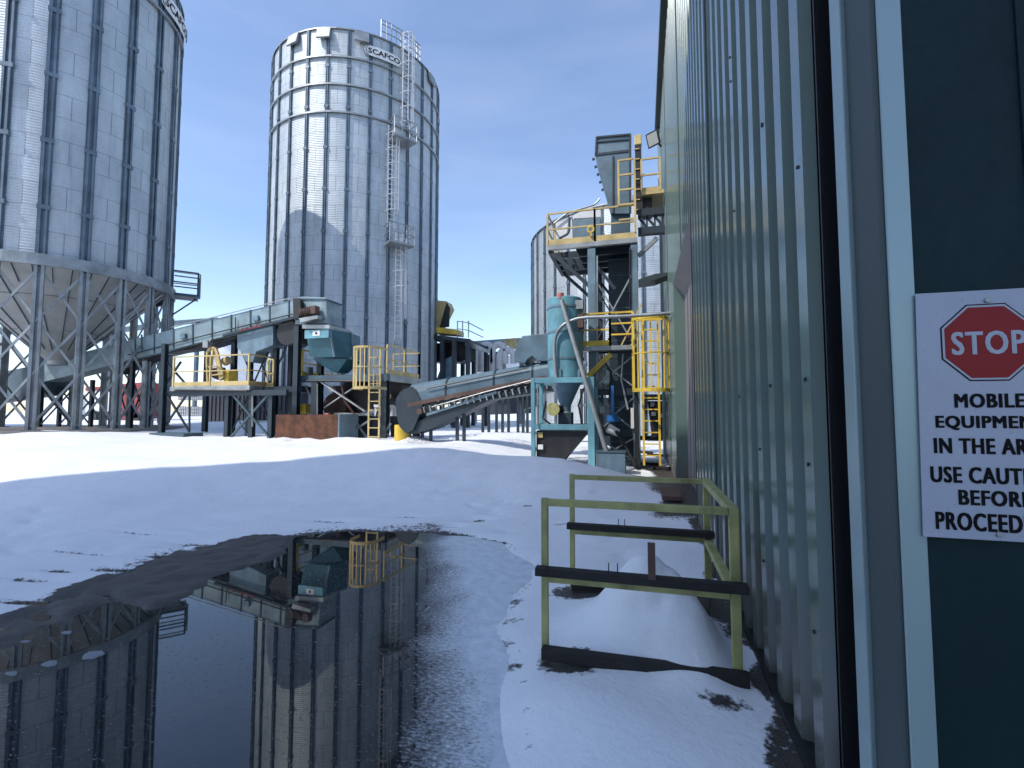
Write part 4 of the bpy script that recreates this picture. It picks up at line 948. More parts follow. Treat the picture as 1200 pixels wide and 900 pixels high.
q = WY(657, 347, YT-.4); MB().tube([q+Vector((0,0,-.07)), q+Vector((0,0,.07))], .085, 14).build('inlet_cap', M['redcap'], tk, smooth=True)
MB().box((tcx+.32, YT-.35, tzt-.35), (tcx+.52, YT-.05, tzt-.12)).build('bracket', M['galv'], tk)
MB().box((tcx+.38, YT-.4, tzt-.85), (tcx+.53, YT-.15, tzt-.5)).build('bracket', M['brown'], tk)
rv = thing('rotary_valve', 'rotary valve with a round yellow-green motor under the tank cone', 'valve', (tcx, YT, zc2-.4))
MB().box((tcx-.18, YT-.2, zc2-.50), (tcx+.18, YT+.2, zc2-.16)).build('body', M['navy'], rv, bevel=.02)
q = WY(648, 479.5, YT-.45); MB().tube([q, q+Vector((0, .1, 0))], .17, 20).build('motor_disc', M['olive'], rv, smooth=True)
MB().tube([q+Vector((.03, .1, 0)), q+Vector((.15, .4, 0))], .11, 16).build('motor', M['black'], rv, smooth=True)
hb2 = MB(); hb2.loft([Vector((xl+.06, 12.28, zmd-.1)), Vector((xr_-.1, 12.28, zmd-.1)), Vector((xr_-.1, 13.1, zmd-.1)), Vector((xl+.06, 13.1, zmd-.1))],
    [Vector((xl+.06, 12.3, zl_)), Vector((xl+.55, 12.3, zl_)), Vector((xl+.55, 13.1, zl_)), Vector((xl+.06, 13.1, zl_))]); db = thing('dump_hopper', 'black tapered dust bin between the legs of the turquoise stand', 'bin', (tcx, 12.7, zl_))
hb2.build('bin', M['black'], db)
MB().box((xl+.10, 12.24, zmd-.28), (xl+.24, 12.28, zmd-.14)).build('label_plate', M['yellow'], db); MB().box((xl+.12, 12.2, .72), (xl+.25, 12.27, .84)).build('lamp', M['white'], db)
def curve(pts, n=8):
    P_ = [Vector(p_) for p_ in pts]; o = []
    for i in range(len(P_)-1):
        p0 = P_[max(i-1, 0)]; p1 = P_[i]; p2 = P_[i+1]; p3 = P_[min(i+2, len(P_)-1)]
        for k in range(n):
            t = k/n; o.append(.5*((2*p1)+(-p0+p2)*t+(2*p0-5*p1+4*p2-p3)*t*t+(-p0+3*p1-3*p2+p3)*t**3))
    return o+[P_[-1]]
pp = [WY(787, 369, 12.0), WY(735, 370.5, 12.0), WY(690, 372, 12.05), WY(672, 375, 12.1), WY(658, 383, 12.1), WY(650.5, 397, 12.15), WY(650, 420, 12.15), WY(652.5, 446, 12.2)]
pp[0] = Vector((.70, 12.0, pp[1].z+.02))
one(MB().tube(curve(pp), .045, 12), 'bent_pipe', M['galv'], 'grey pipe running level from the wall and curving down along the tank', 'pipe', smooth=True)
one(MB().tube([WY(658, 352, 12.1), WY(711, 530, 11.9)], .062, 12), 'sloping_pipe', M['galv'], 'straight grey pipe slanting from the tank top down to the grey box', 'pipe', smooth=True)
q0_, q1_ = WY(699, 530, 11.8), WY(733, 544, 11.8); bx_ = thing('ground_box', 'low slate grey box at the foot of the slanting pipe', 'box', (q0_.x, 11.8, .2))
MB().box((q0_.x, 11.7, .2), (q1_.x, 12.3, q0_.z)).build('body', M['blue'], bx_, bevel=.01); MB().box((q0_.x-.02, 11.68, q0_.z), (q1_.x+.02, 12.32, q0_.z+.03)).build('lid', M['steelblue'], bx_, bevel=.005)
MB().box((q0_.x, 11.69, .35), (q0_.x+.03, 11.7, q0_.z)).build('corner_strip', M['galv'], bx_)
# ------------------------------------------------------------------ tower
TY0, TY1 = 13.5, 16.1
tx0 = WY(641.5, 288, TY0).x; tx1 = WY(747, 280, TY0).x; tz = WY(694, 283, TY0).z
tw = thing('bucket_tower', 'navy braced steel tower with yellow railed decks beside the ribbed wall', 'tower', (tx0+1.3, TY0, .2))
cx1, cx2 = WY(694, 400, TY0).x, WY(744.5, 400, TY0).x
for x in (cx1, cx2):
    for Yy in (TY0+.1, TY1-.3):
        MB().ibeam((x, Yy, gz(x, Yy)-.2), (x, Yy, tz-.2), .22 if x == cx1 else .18, .2).build('column', M['blue'] if Yy < 15 else M['navy'], tw)
def hbeam(px0, px1, py, Y, h=.2, m='navy', nm='beam'):
    a_, b_ = WY(px0, py, Y), WY(px1, py, Y); MB().box((a_.x, Y-.07, a_.z-h/2), (b_.x, Y+.07, a_.z+h/2)).build(nm, M[m], tw)
for py in (411, 459.5, 507):
    hbeam(698, 743, py, TY0+.1, .18, 'navy'); hbeam(698, 743, py*.985, TY1-.3, .16, 'navy')
    for x in (cx1, cx2): zz = WY(720, py, TY0).z; MB().bar((x, TY0+.22, zz), (x, TY1-.42, zz), .12, .18).build('beam', M['navy'], tw)
def xbr(x0, x1, z0, z1, Y, m='galv', w=.07):
    MB().bar((x0, Y, z0), (x1, Y, z1), w, .04).bar((x0, Y+.05, z1), (x1, Y+.05, z0), w, .04).build('cross_brace', M[m], tw)
zz = [WY(720, p_, TY0).z for p_ in (411, 459.5, 507, 540)]
xbr(cx1, cx2, zz[0]+.1, tz-.9, TY0+.08); xbr(cx1, cx2, zz[1]+.1, zz[0]-.1, TY0+.08, 'galv', .05); xbr(cx1, cx2, zz[2], zz[1]-.1, TY0+.08, 'blue', .06); xbr(cx1, cx2, .3, zz[2]-.1, TY0+.08, 'galv', .05)
xbr(cx1, cx2, zz[0]+.1, tz-.9, TY1-.35, 'navy'); xbr(cx1, cx2, zz[1]+.1, zz[0]-.1, TY1-.35, 'navy'); xbr(cx1, cx2, zz[2], zz[1]-.1, TY1-.35, 'galv')
# upper deck
MB().box((tx0, TY0, tz-.13), (tx1, TY0+.12, tz)).build('deck_edge', M['galv'], tw)
MB().box((tx0, TY1-.12, tz-.2), (tx1, TY1, tz)).build('deck_edge', M['navy'], tw); MB().box((tx0, TY0+.13, tz-.2), (tx0+.1, TY1-.13, tz)).build('deck_edge', M['navy'], tw)
for k in (.25, .5, .75): yy = TY0+(TY1-TY0)*k; MB().box((tx0+.11, yy-.06, tz-.2), (tx1, yy+.06, tz-.03)).build('joist', M['navy'], tw)
MB().box((cx1-.5, TY0+.13, tz-.029), (tx1, TY1-.13, tz-.003)).build('deck', M['navy'], tw)
for Yy in (TY0+.1, TY1-.3):
    MB().bar((tx0+.15, Yy, tz-.22), (cx1-.08, Yy, tz-1.25), .10, .10).build('knee_brace', M['navy'], tw)
    MB().bar((cx1+.08, Yy, tz-.6), (cx1+.65, Yy, tz-1.4), .08).build('knee_brace', M['navy'], tw)
railing(tw, [(cx1+.1, TY0+.03), (tx0, TY0+.03), (tx0, TY1-.05), (cx1, TY1-.05)], tz, .95, 'yellow', .045)
railing(tw, [(cx1+.1, TY0+.03), (tx1-.05, TY0+.03)], tz, .95, 'yellow', .045)
# gate ladder frame
gx0, gx1 = WY(725, 230, TY0).x, WY(744, 230, TY0).x; gzt = WY(735, 187, TY0).z; g = MB()
for x in (gx0, gx1): g.bar((x, TY0, tz+(.15 if x == gx1 else .95)), (x, TY0, gzt), .055)
for k in range(5): g.bar((gx0, TY0, gzt-k*.43), (gx1, TY0, gzt-k*.43), .045)
g.build('ladder_gate', M['yellow'], tw)
# platform equipment
be = thing('bucket_elevator', 'blue-grey tapered elevator head standing on the tower top', 'elevator', WY(718, 270, 14.6))
YE = 14.3
MB().py([(697.5, 181), (738, 176), (738, 250), (716, 250), (714, 240)], YE, YE+.9).build('casing', M['blue_d'], be)
MB().py([(699.5, 162), (738.5, 158.5), (738.5, 176), (698, 181)], YE+.02, YE+.85).build('head', M['blue'], be)
s = MB(); s.bar(WY(699, 161, YE), WY(739, 157.5, YE), .05); s.bar(WY(699, 166.5, YE), WY(739, 163, YE), .035); s.bar(WY(697, 181.5, YE), WY(739, 176.5, YE), .05, .07); s.bar(WY(718.5, 183, YE), WY(718.5, 250, YE), .05, .06); s.bar(WY(738.5, 158, YE), WY(738.5, 250, YE), .07, .06); s.bar(WY(699, 161, YE), WY(698, 181, YE), .05)
s.build('flange', M['navy'], be)
for k in range(5): MB().bar(WY(697+k*2.6, 186+k*9, YE), WY(694+k*2.7, 187+k*9, YE)+Vector((.0, 0, 0)), .05, .06).build('side_clip', M['black'], be)
MB().py([(716, 250), (738, 250), (738, 277), (716, 277)], YE+.1, YE+.8).build('leg_casing', M['steelblue'], be)
ls = MB(); xq = WY(728, 350, 14.4).x; ls.box((xq-.38, 14.6, .3), (xq+.30, 15.3, tz-.21)); lo_ = ls.build('down_leg', M['navy'], be)
rp_ = MB(); 
for k in range(12): MB().box((xq-.40, 14.585, .8+k*.5), (xq+.32, 14.598, .83+k*.5)).build('joint_band', M['steelblue'], be)
one(MB().py([(672, 258), (704, 255.5), (704, 281), (672, 283)], 14.4, 15.2), 'control_cabinet', M['blue'], 'blue-grey cabinet standing on the left part of the tower deck', 'cabinet', bevel=.01)
whd = thing('white_chute', 'white spout with curved ducts above the left part of the tower deck', 'spout', WY(660, 280, 15))
MB().py([(651, 262), (661, 258), (670, 252), (671, 282), (652, 284)], 15.0, 15.6).build('spout', M['white'], whd)
MB().py([(672, 252), (690, 243), (704, 246), (704, 254), (672, 256)], 15.3, 16.0).build('spout_roof', M['white'], whd)
MB().tube(curve([WY(649, 262, 14.9), WY(665, 250, 14.9), WY(680, 245, 14.9), WY(696, 240, 14.9), WY(703, 233, 14.9)]), .028, 8).build('duct', M['galv'], whd)
MB().tube(curve([WY(652, 283, 14.7), WY(658, 278, 14.7), WY(666, 272, 14.7), WY(667, 255, 14.7)]), .045, 8).build('duct', M['steelblue'], whd)
q = WY(692.5, 269, TY0-.02); s = MB(); s.tube([q+Vector((math.cos(t_)*.085, 0, math.sin(t_)*.085)) for t_ in [2*math.pi*k/12 for k in range(13)]], .03, 8, False); s.bar(q+Vector((0, 0, -.2)), q+Vector((0, 0, -.08)), .05)
one(s, 'yellow_ring', M['yellow2'], 'round yellow ring fixed on the rail of the upper tower deck', 'ring', smooth=True)
# right bridge to the wall
br = thing('wall_bridge', 'dark trussed bridge with a small yellow railed landing joining the tower to the wall', 'bridge', (.3, 14.2, tz))
xw_ = XW-.02
zA, zB = WY(765, 249, TY0+.2).z, WY(765, 269, TY0+.2).z
MB().box((tx1+.02, TY0+.15, zA-.08), (xw_, TY0+.35, zA+.12)).build('chord', M['navy'], br); MB().box((tx1+.02, TY0+.15, zB-.12), (xw_, TY0+.35, zB+.08)).build('chord', M['navy'], br)
s = MB(); xx = np.linspace(tx1+.05, xw_-.05, 4)
for a_, b_ in zip(xx, xx[1:]): s.bar((a_, TY0+.25, zA-.1), (b_, TY0+.25, zB+.1), .06); s.bar((b_, TY0+.25, zA-.1), (b_, TY0+.25, zB+.1), .05)
s.build('web', M['navy'], br)
zL_ = WY(765, 223, TY0+.3).z; xL0 = WY(752, 223, TY0+.3).x
MB().box((xL0, TY0+.3, zL_-.1), (xw_, TY0+1.3, zL_)).build('landing', M['yellow'], br)
MB().box((xL0+.02, TY0+.5, zA+.13), (xL0+.28, TY0+1.0, zL_-.11)).build('motor_box', M['black'], br)
railing(br, [(xL0, TY0+.32), (xw_-.1, TY0+.32)], zL_, .95, 'yellow', .045, .1); railing(br, [(xL0, TY0+1.25), (xw_-.1, TY0+1.25)], zL_, .95, 'white', .04, 0)
g = MB(); q = WY(748, 162, TY0+.45); g.box((q.x-.10, TY0+.40, zA+.13), (q.x+.08, TY0+.55, q.z-.22)); g.build('pole', M['black'], br)
g = MB(); g.box((q.x-.11, TY0+.38, q.z-.22), (q.x+.09, TY0+.57, q.z+.08)); g.build('pole_cap', M['yellow'], br, bevel=.02)
g = MB(); gx = q.x-.14
for k in range(7): g.bar((gx, TY0+.38, zA+.2+k*.3), (gx+.16, TY0+.38, zA+.2+k*.3), .03)
g.build('rung', M['yellow'], br)
MB().bar(WY(748, 300, TY0+.3), WY(770, 279, TY0+.3), .11).build('strut', M['galv'], br)
wh = MB(); a_, b_, c_ = WY(748, 328, TY0-.3), WY(768, 329, TY0-.3), WY(783, 320, TY0-.3)
wh.py([(748, 327.5), (767, 321), (783, 319), (783, 322), (768, 328), (748, 331)], TY0-.3, TY0+.3); one(wh, 'wall_hood', M['fascia'], 'dark flat hood reaching out from the wall edge behind the tower', 'hood')
# lower deck and rails
ztd = zz[0]+.10; ldx0 = WY(683, 411, TY0-.25).x; ldx1 = WY(742, 411, TY0-.25).x
MB().box((ldx0, TY0-.35, ztd-.12), (ldx1, TY0-.02, ztd)).build('lower_deck', M['galv'], tw)
railing(tw, [(ldx0, TY0-.33), (WY(715, 411, TY0-.33).x, TY0-.33)], ztd, .90, 'yellow2', .05, .14); railing(tw, [(WY(715, 411, TY0-.33).x, TY0-.33), (ldx1, TY0-.33)], ztd, .90, 'yellow2', .05, 0, mid=2)
MB().bar(WY(689, 441, TY0-.2), WY(716, 415, TY0-.2), .10, .14).build('stair_brace', M['yellow2'], tw)
MB().bar(WY(727, 407, TY0-.3), WY(752, 356, TY0-.3), .035).bar(WY(735, 410, TY0-.25), WY(755, 384, TY0-.25), .03).build('handrail', M['yellow'], tw)
MB().box((WY(743, 450, TY0-.45).x, TY0-.5, gz(-.1, 13)-.1), (WY(748, 450, TY0-.45).x, TY0-.36, WY(745, 407, TY0-.45).z)).build('front_post', M['black'], tw)
q = WY(763, 455, 12.6)
cage('cage_ladder', 'bright yellow caged ladder between the tower and the ribbed wall', q.x, 13.0, WY(763, 457, 12.4).z, WY(763, 371, 12.4).z, WY(750, 545, 13).z, .44, .40, 'yellow2', bars=9)
MB().box((WY(741, 375, 12.5).x, 12.5, WY(750, 376, 12.5).z), (WY(776, 375, 12.5).x, 12.56, WY(750, 371, 12.5).z)).build('top_plate', M['yellow2'], bpy.data.objects['cage_ladder.001'])
q = WY(718, 491, 13.2); bb = MB(); bb.lathe([(.01, .1), (.17, .1), (.17, -.06), (.12, -.09)], (q.x, 13.2, q.z), 16); bb.bar((q.x, 13.2, q.z+.1), (q.x, 13.2, q.z+.9), .08); one(bb, 'blue_valve', M['bluebox'], 'bright blue round fitting on a pipe inside the tower base', 'valve')
q = WY(718, 503, 13.1); bb = MB(); bb.tube([q+Vector((-.13, 0, .04)), q+Vector((.15, 0, -.10))], [.13, .10], 14); one(bb, 'white_motor', M['white'], 'round white motor body below the blue fitting', 'motor', smooth=True)
one(MB().tube([WY(722, 505, 13.0), WY(745, 545, 12.8)], .05, 8), 'drain_hose', M['black'], 'black hose sloping from the white motor to the ground', 'hose')
MB().box(WY(739, 478, 13.4), WY(743, 502, 13.4)+Vector((0, .15, 0))).build('white_panel', M['white'], tw)
# flood light
q = WY(766, 163, 15.2); fl = thing('floodlight', 'square floodlight on an arm near the far top edge of the ribbed wall', 'lamp', (XW, q.y, q.z))
fw = MB(); c_ = Vector((.42, 15.2, q.z)); ax = Vector((-.55, -.75, -.35)).normalized(); u = ax.cross(Vector((0,0,1))).normalized(); v = u.cross(ax).normalized(); hw = .22
c_ = WY(765, 163, 15.2)
fw.loft([c_+u*hw*a1+v*hw*b1 for a1, b1 in ((-1,-1),(1,-1),(1,1),(-1,1))], [c_-ax*.16+u*hw*.7*a1+v*hw*.7*b1 for a1, b1 in ((-1,-1),(1,-1),(1,1),(-1,1))]); fw.build('housing', M['black'], fl)
MB().loft([c_+ax*.012+u*hw*.8*a1+v*hw*.8*b1 for a1, b1 in ((-1,-1),(1,-1),(1,1),(-1,1))], [c_+ax*.002+u*hw*.8*a1+v*hw*.8*b1 for a1, b1 in ((-1,-1),(1,-1),(1,1),(-1,1))]).build('glass', M['lamp'], fl)
MB().bar(c_-ax*.15, (XW-.01, 15.25, c_.z-.25), .06).build('arm', M['black'], fl)

# ------------------------------------------------------------------ background
def bgbox(name, mat, pix, Y, depth, label, cat, group=None, **k): return one(MB().py(pix, Y, Y+depth), name, M[mat], label, cat, group, **k)
# corrugated dark container behind the deck
dc = thing('shipping_container', 'dark slate corrugated container half buried behind the left railed deck', 'container', WY(295, 492, 22))
a_, b_ = WY(241, 470, 22), WY(352, 470, 22); zt_ = WY(295, 453, 22).z
MB().box((a_.x, 22.05, .4), (b_.x, 24.4, zt_)).build('body', M['darkbox'], dc)
s = MB(); x = a_.x
while x < b_.x-.15: s.box((x, 22.0, .45), (x+.14, 22.049, zt_-.12)); x += .28
s.build('corrugation', M['darkbox'], dc)
MB().box((a_.x, 21.98, zt_-.12), (b_.x, 22.049, zt_)).build('top_rail', M['darkbox'], dc)
# totes
for k, (px, py, lab) in enumerate([(209, 488, 'bottom left'), (224, 488, 'bottom middle'), (209, 469, 'top left'), (224, 469, 'top middle')]):
    a_ = WY(px, py, 24); t = thing('liquid_tote', f'white caged liquid tote, {lab} of the stack left of the dark container', 'tote', a_, 'caged totes behind the left deck')
    MB().box(a_, a_+Vector((.55, .7, .62))).build('bottle', M['white'], t, bevel=.03)
    g = MB()
    for i in range(5): g.bar(a_+Vector((i*.1375, -.02, 0)), a_+Vector((i*.1375, -.02, .66)), .02)
    for i in range(4): g.bar(a_+Vector((0, -.02, .02+i*.21)), a_+Vector((.55, -.02, .02+i*.21)), .02)
    g.build('cage', M['steelblue'], t)
# red machine and truck behind the left silo
rm_ = thing('red_trailer', 'red wheeled machine with a pale body seen between the left silo legs', 'trailer', WY(150, 495, 26))
MB().py([(139, 450), (166, 448), (166, 490), (139, 492)], 26, 28).build('body', M['red'], rm_, bevel=.05); MB().py([(100, 458), (138, 456), (138, 482), (100, 484)], 26.3, 28).build('tank', M['white'], rm_, bevel=.05)
MB().py([(100, 454), (138, 452), (138, 456), (100, 458)], 26.2, 28).build('stripe', M['red'], rm_)
for px in (108, 128, 158): q = WY(px, 488, 26.0); MB().tube([q, q+Vector((0, .3, 0))], .4, 16).build('wheel', M['black'], rm_)
q = WY(196, 494, 23); 
bgbox('pale_shed', 'white', [(30, 466), (95, 462), (95, 486), (30, 490)], 34, 5, 'low pale shed far behind the left silo legs', 'shed')
# distant conveyor and dome at the horizon, left
dcv = thing('far_conveyor', 'thin dark conveyor gallery rising far behind the left conveyor', 'conveyor', WY(150, 470, 45))
MB().py([(75, 392), (200, 376), (254, 372), (254, 374.5), (200, 379.5), (75, 396)], 45, 46).build('gallery', M['steelblue'], dcv)
for px, py in ((132, 388), (182, 380), (232, 375)): q = WY(px, py, 45.5); MB().bar((q.x, 45.5, .5), (q.x, 45.5, q.z), .35).build('leg', M['steelblue'], dcv)
dm = MB(); q = WY(262, 370, 48); dm.lathe([(3.2, q.z-9), (3.2, q.z-1.0), (2.2, q.z-.2), (.1, q.z+.3)], (q.x, 50, 0), 24); one(dm, 'storage_dome', M['white'], 'pale domed roof peeping over the left conveyor', 'dome', smooth=True)
# hut under far structure behind silo legs
lf = thing('lattice_column', 'dark latticed column behind the right-hand legs of the elevated silo', 'column', WY(178, 498, 21))
for px in (172, 183):
    for Yy in (21, 22): q = WY(px, 370, 21); MB().bar((q.x, Yy, .6), (q.x, Yy, q.z), .14).build('upright', M['navy'], lf)
s = MB()
for k in range(9): a_ = WY(172, 372+k*13, 21); b_ = WY(183, 372+(k+1)*13, 21); s.bar(a_, b_, .06); s.bar(WY(172, 372+k*13, 21), WY(183, 372+k*13, 21), .06)
s.build('lattice', M['navy'], lf)
# platform structure right of middle silo
YB = 29
bp = thing('drive_platform', 'dark raised drive platform with a yellow peaked machine, right of the middle silo', 'platform', WY(532, 480, YB))
MB().py([(500, 391), (549, 397), (549, 401), (500, 396)], YB, YB+4).build('deck', M['navy'], bp)
for px in (505, 518, 532, 548): 
    for Yy in (YB+.1, YB+3.8): q = WY(px, 397, YB); MB().bar((q.x, Yy, .4), (q.x, Yy, q.z), .26).build('leg', M['navy'], bp)
MB().py([(512, 352), (523, 353), (526, 360), (520, 372), (514, 384), (508, 384)], YB+.6, YB+1.6).build('drive_cover', M['yellow'], bp); MB().py([(523.5, 354), (527, 361), (526, 383), (515, 384)], YB+.5, YB+.58).build('drive_side', M['black'], bp)
MB().py([(508, 383), (536, 386), (536, 392), (508, 390)], YB+.3, YB+1.5).build('machine_base', M['yellow2'], bp)
a_, b_ = WY(500, 391, YB), WY(549, 397, YB)
g = MB(); 
for h_ in (.55, 1.05): g.bar(WY(536, 395, YB)+Vector((0,0,h_)), b_+Vector((0,0,h_)), .05); g.bar(b_+Vector((0,0,h_)), b_+Vector((0,3,h_)), .05)
for px in (536, 542, 549): q = WY(px, 395.5, YB); g.bar(q, q+Vector((0,0,1.1)), .06)
g.build('rail', M['galv'], bp)
MB().py([(505, 402), (549, 402), (549, 420), (538, 424), (505, 424)], YB+1.5, YB+3).build('equipment', M['black'], bp)
MB().loft([WY(520, 422, YB+.4), WY(534, 415, YB+.4), WY(534, 415, YB+1.4), WY(520, 422, YB+1.4)], [WY(505, 462, YB+.4), WY(532, 462, YB+.4), WY(532, 462, YB+1.4), WY(505, 462, YB+1.4)]).build('chute', M['blue'], bp)
MB().py([(545, 398), (565, 407), (565, 411), (545, 405)], YB+.5, YB+2).build('walkway', M['galv'], bp)
# cross gallery and ducts
cg = thing('cross_gallery', 'grey-green level gallery crossing behind the right conveyor', 'gallery', WY(585, 480, 38))
MB().py([(550, 400), (606, 396), (620, 396), (620, 400), (606, 401), (550, 404)], 38, 40).build('beam', M['trim'], cg)
for px in (556, 612): q = WY(px, 400, 38.5); MB().bar((q.x, 38.5, .5), (q.x, 38.5, q.z), .4).build('leg', M['galv_d'], cg)
MB().py([(590, 398), (603, 396), (603, 403), (598, 407), (592, 404)], 36.5, 38).build('landing', M['yellow'], cg)
for k, (x0, x1, ht, yb, lab) in enumerate([(563, 577, 404, 436, 'left'), (577, 592, 404, 436, 'middle'), (585, 602, 410, 436, 'right')]):
    m_ = MB(); pts = [WY(x0, yb, 34)]+[WY(x0+(x1-x0)*(1-math.cos(a_))/2, ht+8-8*math.sin(a_), 34) for a_ in np.linspace(0, math.pi, 9)]+[WY(x1, yb-10, 34)]
    one(m_.tube(pts, .26, 10), 'arched_duct', M['white'], f'silvery arched duct, {lab} of the three above the right conveyor', 'duct', 'arched ducts in the distance', smooth=True)
bgbox('white_trailer', 'white', [(555, 416), (590, 414), (590, 436), (555, 438)], 42, 6, 'bright white box trailer or wall beyond the arched ducts', 'trailer')
bgbox('dark_skip', 'black', [(575, 412), (583, 412), (583, 416), (587, 440), (571, 440), (571, 418)], 36, 2, 'small dark unit in front of the white trailer', 'machine')
# rack of posts and dirt heap at right back
rk = thing('pipe_rack', 'long low rack on many thin dark posts below the right conveyor', 'rack', WY(590, 498, 21))
for px in (566, 573, 582, 589, 596, 607, 613, 618): q = WY(px, 452, 21); MB().bar((q.x, 21, .35), (q.x, 21, q.z), .11).build('post', M['navy'], rk)
MB().py([(560, 458), (625, 449), (625, 455), (560, 465)], 20.9, 21.6).build('top_beam', M['navy'], rk)
MB().py([(605, 455), (625, 455), (625, 476), (612, 480)], 21.2, 22).build('skip', M['steelblue'], rk)
bgbox('low_wall', 'darkbox', [(545, 470), (625, 462), (625, 484), (545, 487)], 44, 2, 'low dark wall in the distance below the right conveyor', 'wall')
# machinery behind tower base and right gap
bt = thing('boot_unit', 'dark blue machinery block standing behind the tower legs', 'machine', WY(712, 520, 17.5))
MB().py([(702, 420), (738, 420), (738, 452), (702, 452)], 17.4, 18.4).build('upper_casing', M['steelblue'], bt); MB().py([(698, 466), (742, 466), (742, 522), (698, 522)], 18, 19).build('lower_casing', M['navy'], bt)
rg = thing('fan_frame', 'dark framed machine in the gap between the tower and the wall', 'machine', WY(765, 512, 17.5))
MB().py([(752, 462), (786, 462), (786, 468), (752, 468)], 17.2, 18.5).build('top', M['navy'], rg); MB().py([(754, 468), (759, 468), (759, 512), (754, 512)], 17.2, 17.4).build('leg', M['steelblue'], rg)
MB().py([(759, 470), (786, 470), (786, 510), (764, 513)], 18.2, 19).build('body', M['black'], rg); MB().bar(WY(762, 512, 17.6), WY(784, 490, 17.6), .05).build('brace', M['steelblue'], rg)
q = WY(773, 478, 17.6); MB().tube([q, q+Vector((0, .5, 0))], .2, 14).build('fan', M['brown'], rg)
for px, py in ((765, 474), (766, 485), (776, 487)): q = WY(px, py, 18.1); MB().box(q-Vector((.08, .02, .07)), q+Vector((.07, .08, .07))).build('white_fitting', M['white'], rg)
# debris near the ladder foot
s = MB()
for i, (px, py) in enumerate([(757, 528), (768, 531), (778, 545), (762, 541)]):
    q = WZ(px, py, .28); q.z = gz(q.x, q.y)+.03; dbr = MB(); dbr.box(q-Vector((.28, .07, .03)), q+Vector((.25, .08, .05)))
    one(dbr, 'timber_block', M['beam'], ['dark timber block lying nearest the tower foot', 'dark timber block just right of the ladder foot', 'dark timber block against the wall base', 'dark timber block in front of the ladder foot'][i], 'timber', 'timber blocks lying by the ladder foot', bevel=.01)
q = Vector((.52, 8.9, gz(.52, 8.9)+.03)); one(MB().box(q-Vector((.22, .5, .02)), q+Vector((.1, .5, .05))), 'wood_plank', M['brown'], 'brown plank lying in the dirt along the ribbed wall', 'plank')

# ------------------------------------------------------------------ small fittings that clutter the plant
def pipe(parent, pts, r, m, nm='conduit'): return MB().tube([WY(*p_) for p_ in pts], r, 6).build(nm, M[m], parent)
pipe(cv, [(150, 416, 14.44), (240, 393, 14.44), (343, 368, 14.44)], .022, 'navy')
pipe(cv, [(200, 384, 14.44), (340, 349.5, 14.44)], .018, 'galv')
pipe(cv, [(166, 392, 14.43), (166, 410, 14.43)], .03, 'steelblue'); pipe(cv, [(276, 372, 14.43), (276, 390, 14.43)], .02, 'navy')
for px, py in ((215, 386), (300, 365)): q = WY(px, py+8, 14.46); MB().box(q-Vector((.12, .05, .10)), q+Vector((.12, .03, .10))).build('inspection_door', M['blue'], cv, bevel=.008)
pipe(dk, [(296, 458, 14.1), (296, 500, 14.1)], .03, 'galv'); pipe(dk, [(205, 457, 13.93), (290, 458, 13.93)], .03, 'black')
pipe(pf, [(356, 446, 14.76), (452, 447, 14.76)], .03, 'black'); pipe(pf, [(372, 450, 14.74), (372, 488, 14.74)], .025, 'galv')
pipe(pf, [(400, 449, 14.9), (404, 470, 15.0), (420, 492, 15.1)], .04, 'brown', 'hose'); pipe(pf, [(446, 449, 14.9), (448, 468, 15.0), (440, 490, 15.1)], .035, 'black', 'hose')
for px, py, w_, h_, m_ in ((384, 452, 6, 8, 'galv'), (357, 430, 6, 9, 'steelblue'), (446, 456, 5, 7, 'yellow'), (462, 470, 6, 6, 'steelblue')):
    MB().py([(px, py), (px+w_, py), (px+w_, py+h_), (px, py+h_)], 15.05, 15.25).build('switch_box', M[m_], pf, bevel=.01)
pipe(rcv, [(500, 456, 13.93), (560, 443, 13.93), (618, 431, 13.93)], .02, 'navy'); pipe(rcv, [(506, 477, 13.9), (570, 459, 13.9), (622, 446, 13.9)], .018, 'galv', 'pull_cord')
pipe(tw, [(700, 300, 13.45), (700, 400, 13.45), (700, 520, 13.45)], .028, 'galv'); pipe(tw, [(738, 290, 13.45), (738, 400, 13.45)], .022, 'black')
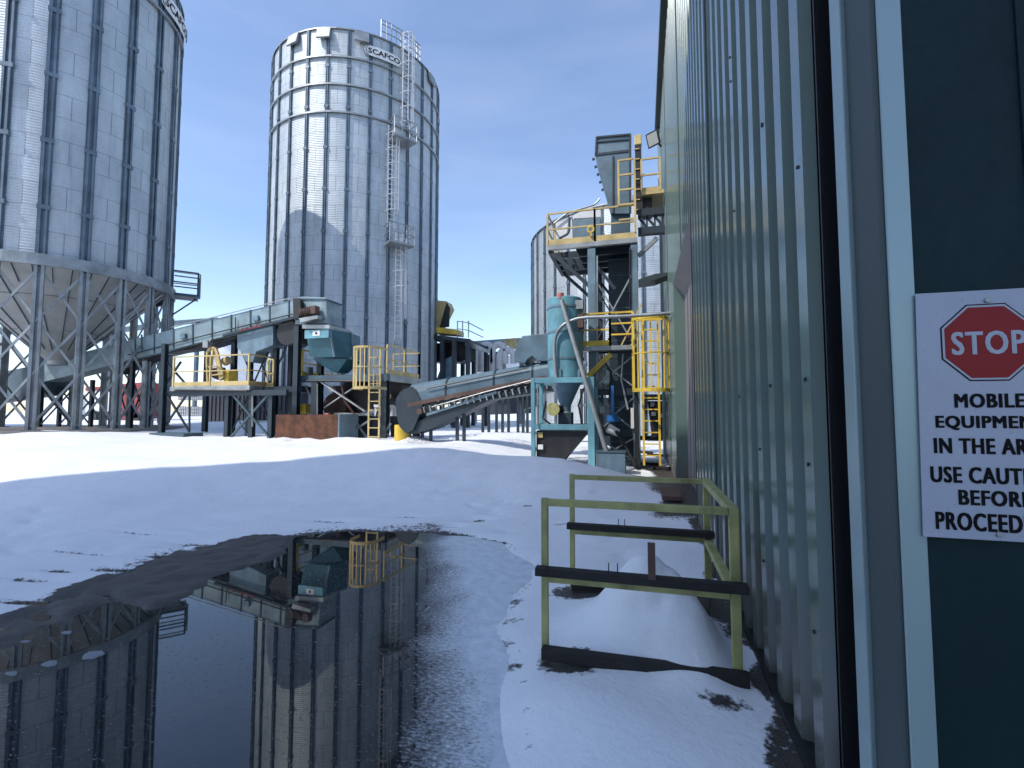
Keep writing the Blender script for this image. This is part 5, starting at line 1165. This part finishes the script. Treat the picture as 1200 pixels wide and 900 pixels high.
pipe(tw, [(706, 420, 13.4), (716, 436, 13.4), (714, 470, 13.3), (724, 500, 13.2)], .03, 'black', 'hose'); pipe(tw, [(730, 415, 13.5), (728, 445, 13.5), (736, 480, 13.4)], .03, 'galv', 'hose')
for px, py, w_, h_, m_ in ((702, 432, 7, 9, 'galv'), (726, 470, 8, 10, 'steelblue'), (703, 476, 6, 8, 'white'), (735, 512, 6, 7, 'brown'), (700, 388, 6, 10, 'brown')):
    MB().py([(px, py), (px+w_, py), (px+w_, py+h_), (px, py+h_)], 13.75, 13.95).build('switch_box', M[m_], tw, bevel=.01)
pipe(tf, [(630, 452, 12.1), (630, 500, 12.1)], .02, 'galv'); pipe(tf, [(640, 470, 12.6), (636, 490, 12.6), (645, 497, 12.6)], .025, 'black', 'hose')
pipe(tf, [(684, 455, 12.3), (678, 475, 12.4), (682, 497, 12.4)], .025, 'black', 'hose')
for k in range(6):       # lifting lugs round the tank foot
    th = k*math.pi/3+.4; c_ = Vector((tcx+math.cos(th)*(trd+.02), YT+math.sin(th)*(trd+.02), tzb+.10)); MB().box(c_-Vector((.03, .03, .10)), c_+Vector((.03, .03, .10))).build('foot_lug', M['blue'], tk)
# yard lamp conduit and laps on the ribbed wall
for yy in (5.2, 8.9+.0, 13.1):
    MB().bar((XW-.004, yy, OZ+.05 if 7.2 < yy < 11 else .12), (XW-.004, yy, ZT), .012, .02, (1, 0, 0)).build('sheet_lap', M['trimdark'], wl)

for k, (px, py, sz, lab) in enumerate([(30, 752, .025, 'smallest flat ice piece on the wet gravel at the left puddle edge'), (78, 742, .03, 'rounded pale ice piece left of the centre of the gravel bar'), (108, 768, .055, 'largest pale ice piece floating at the left of the puddle'), (58, 778, .04, 'long pale ice piece floating just left of the largest one'), (14, 790, .03, 'pale ice piece nearest the left edge of the puddle')]):
    q = WZ(px, py, .0); m = MB(); pr = [Vector((q.x+sz*random.uniform(.7, 1.3)*math.cos(a_)*1.5, q.y+sz*random.uniform(.6, 1.2)*math.sin(a_), -.01)) for a_ in [2*math.pi*j/8 for j in range(8)]]
    m.prism(pr, (0, 0, .016)); one(m, 'ice_chunk', M['ice'], lab, 'ice', 'ice pieces by the puddle edge', bevel=.012)
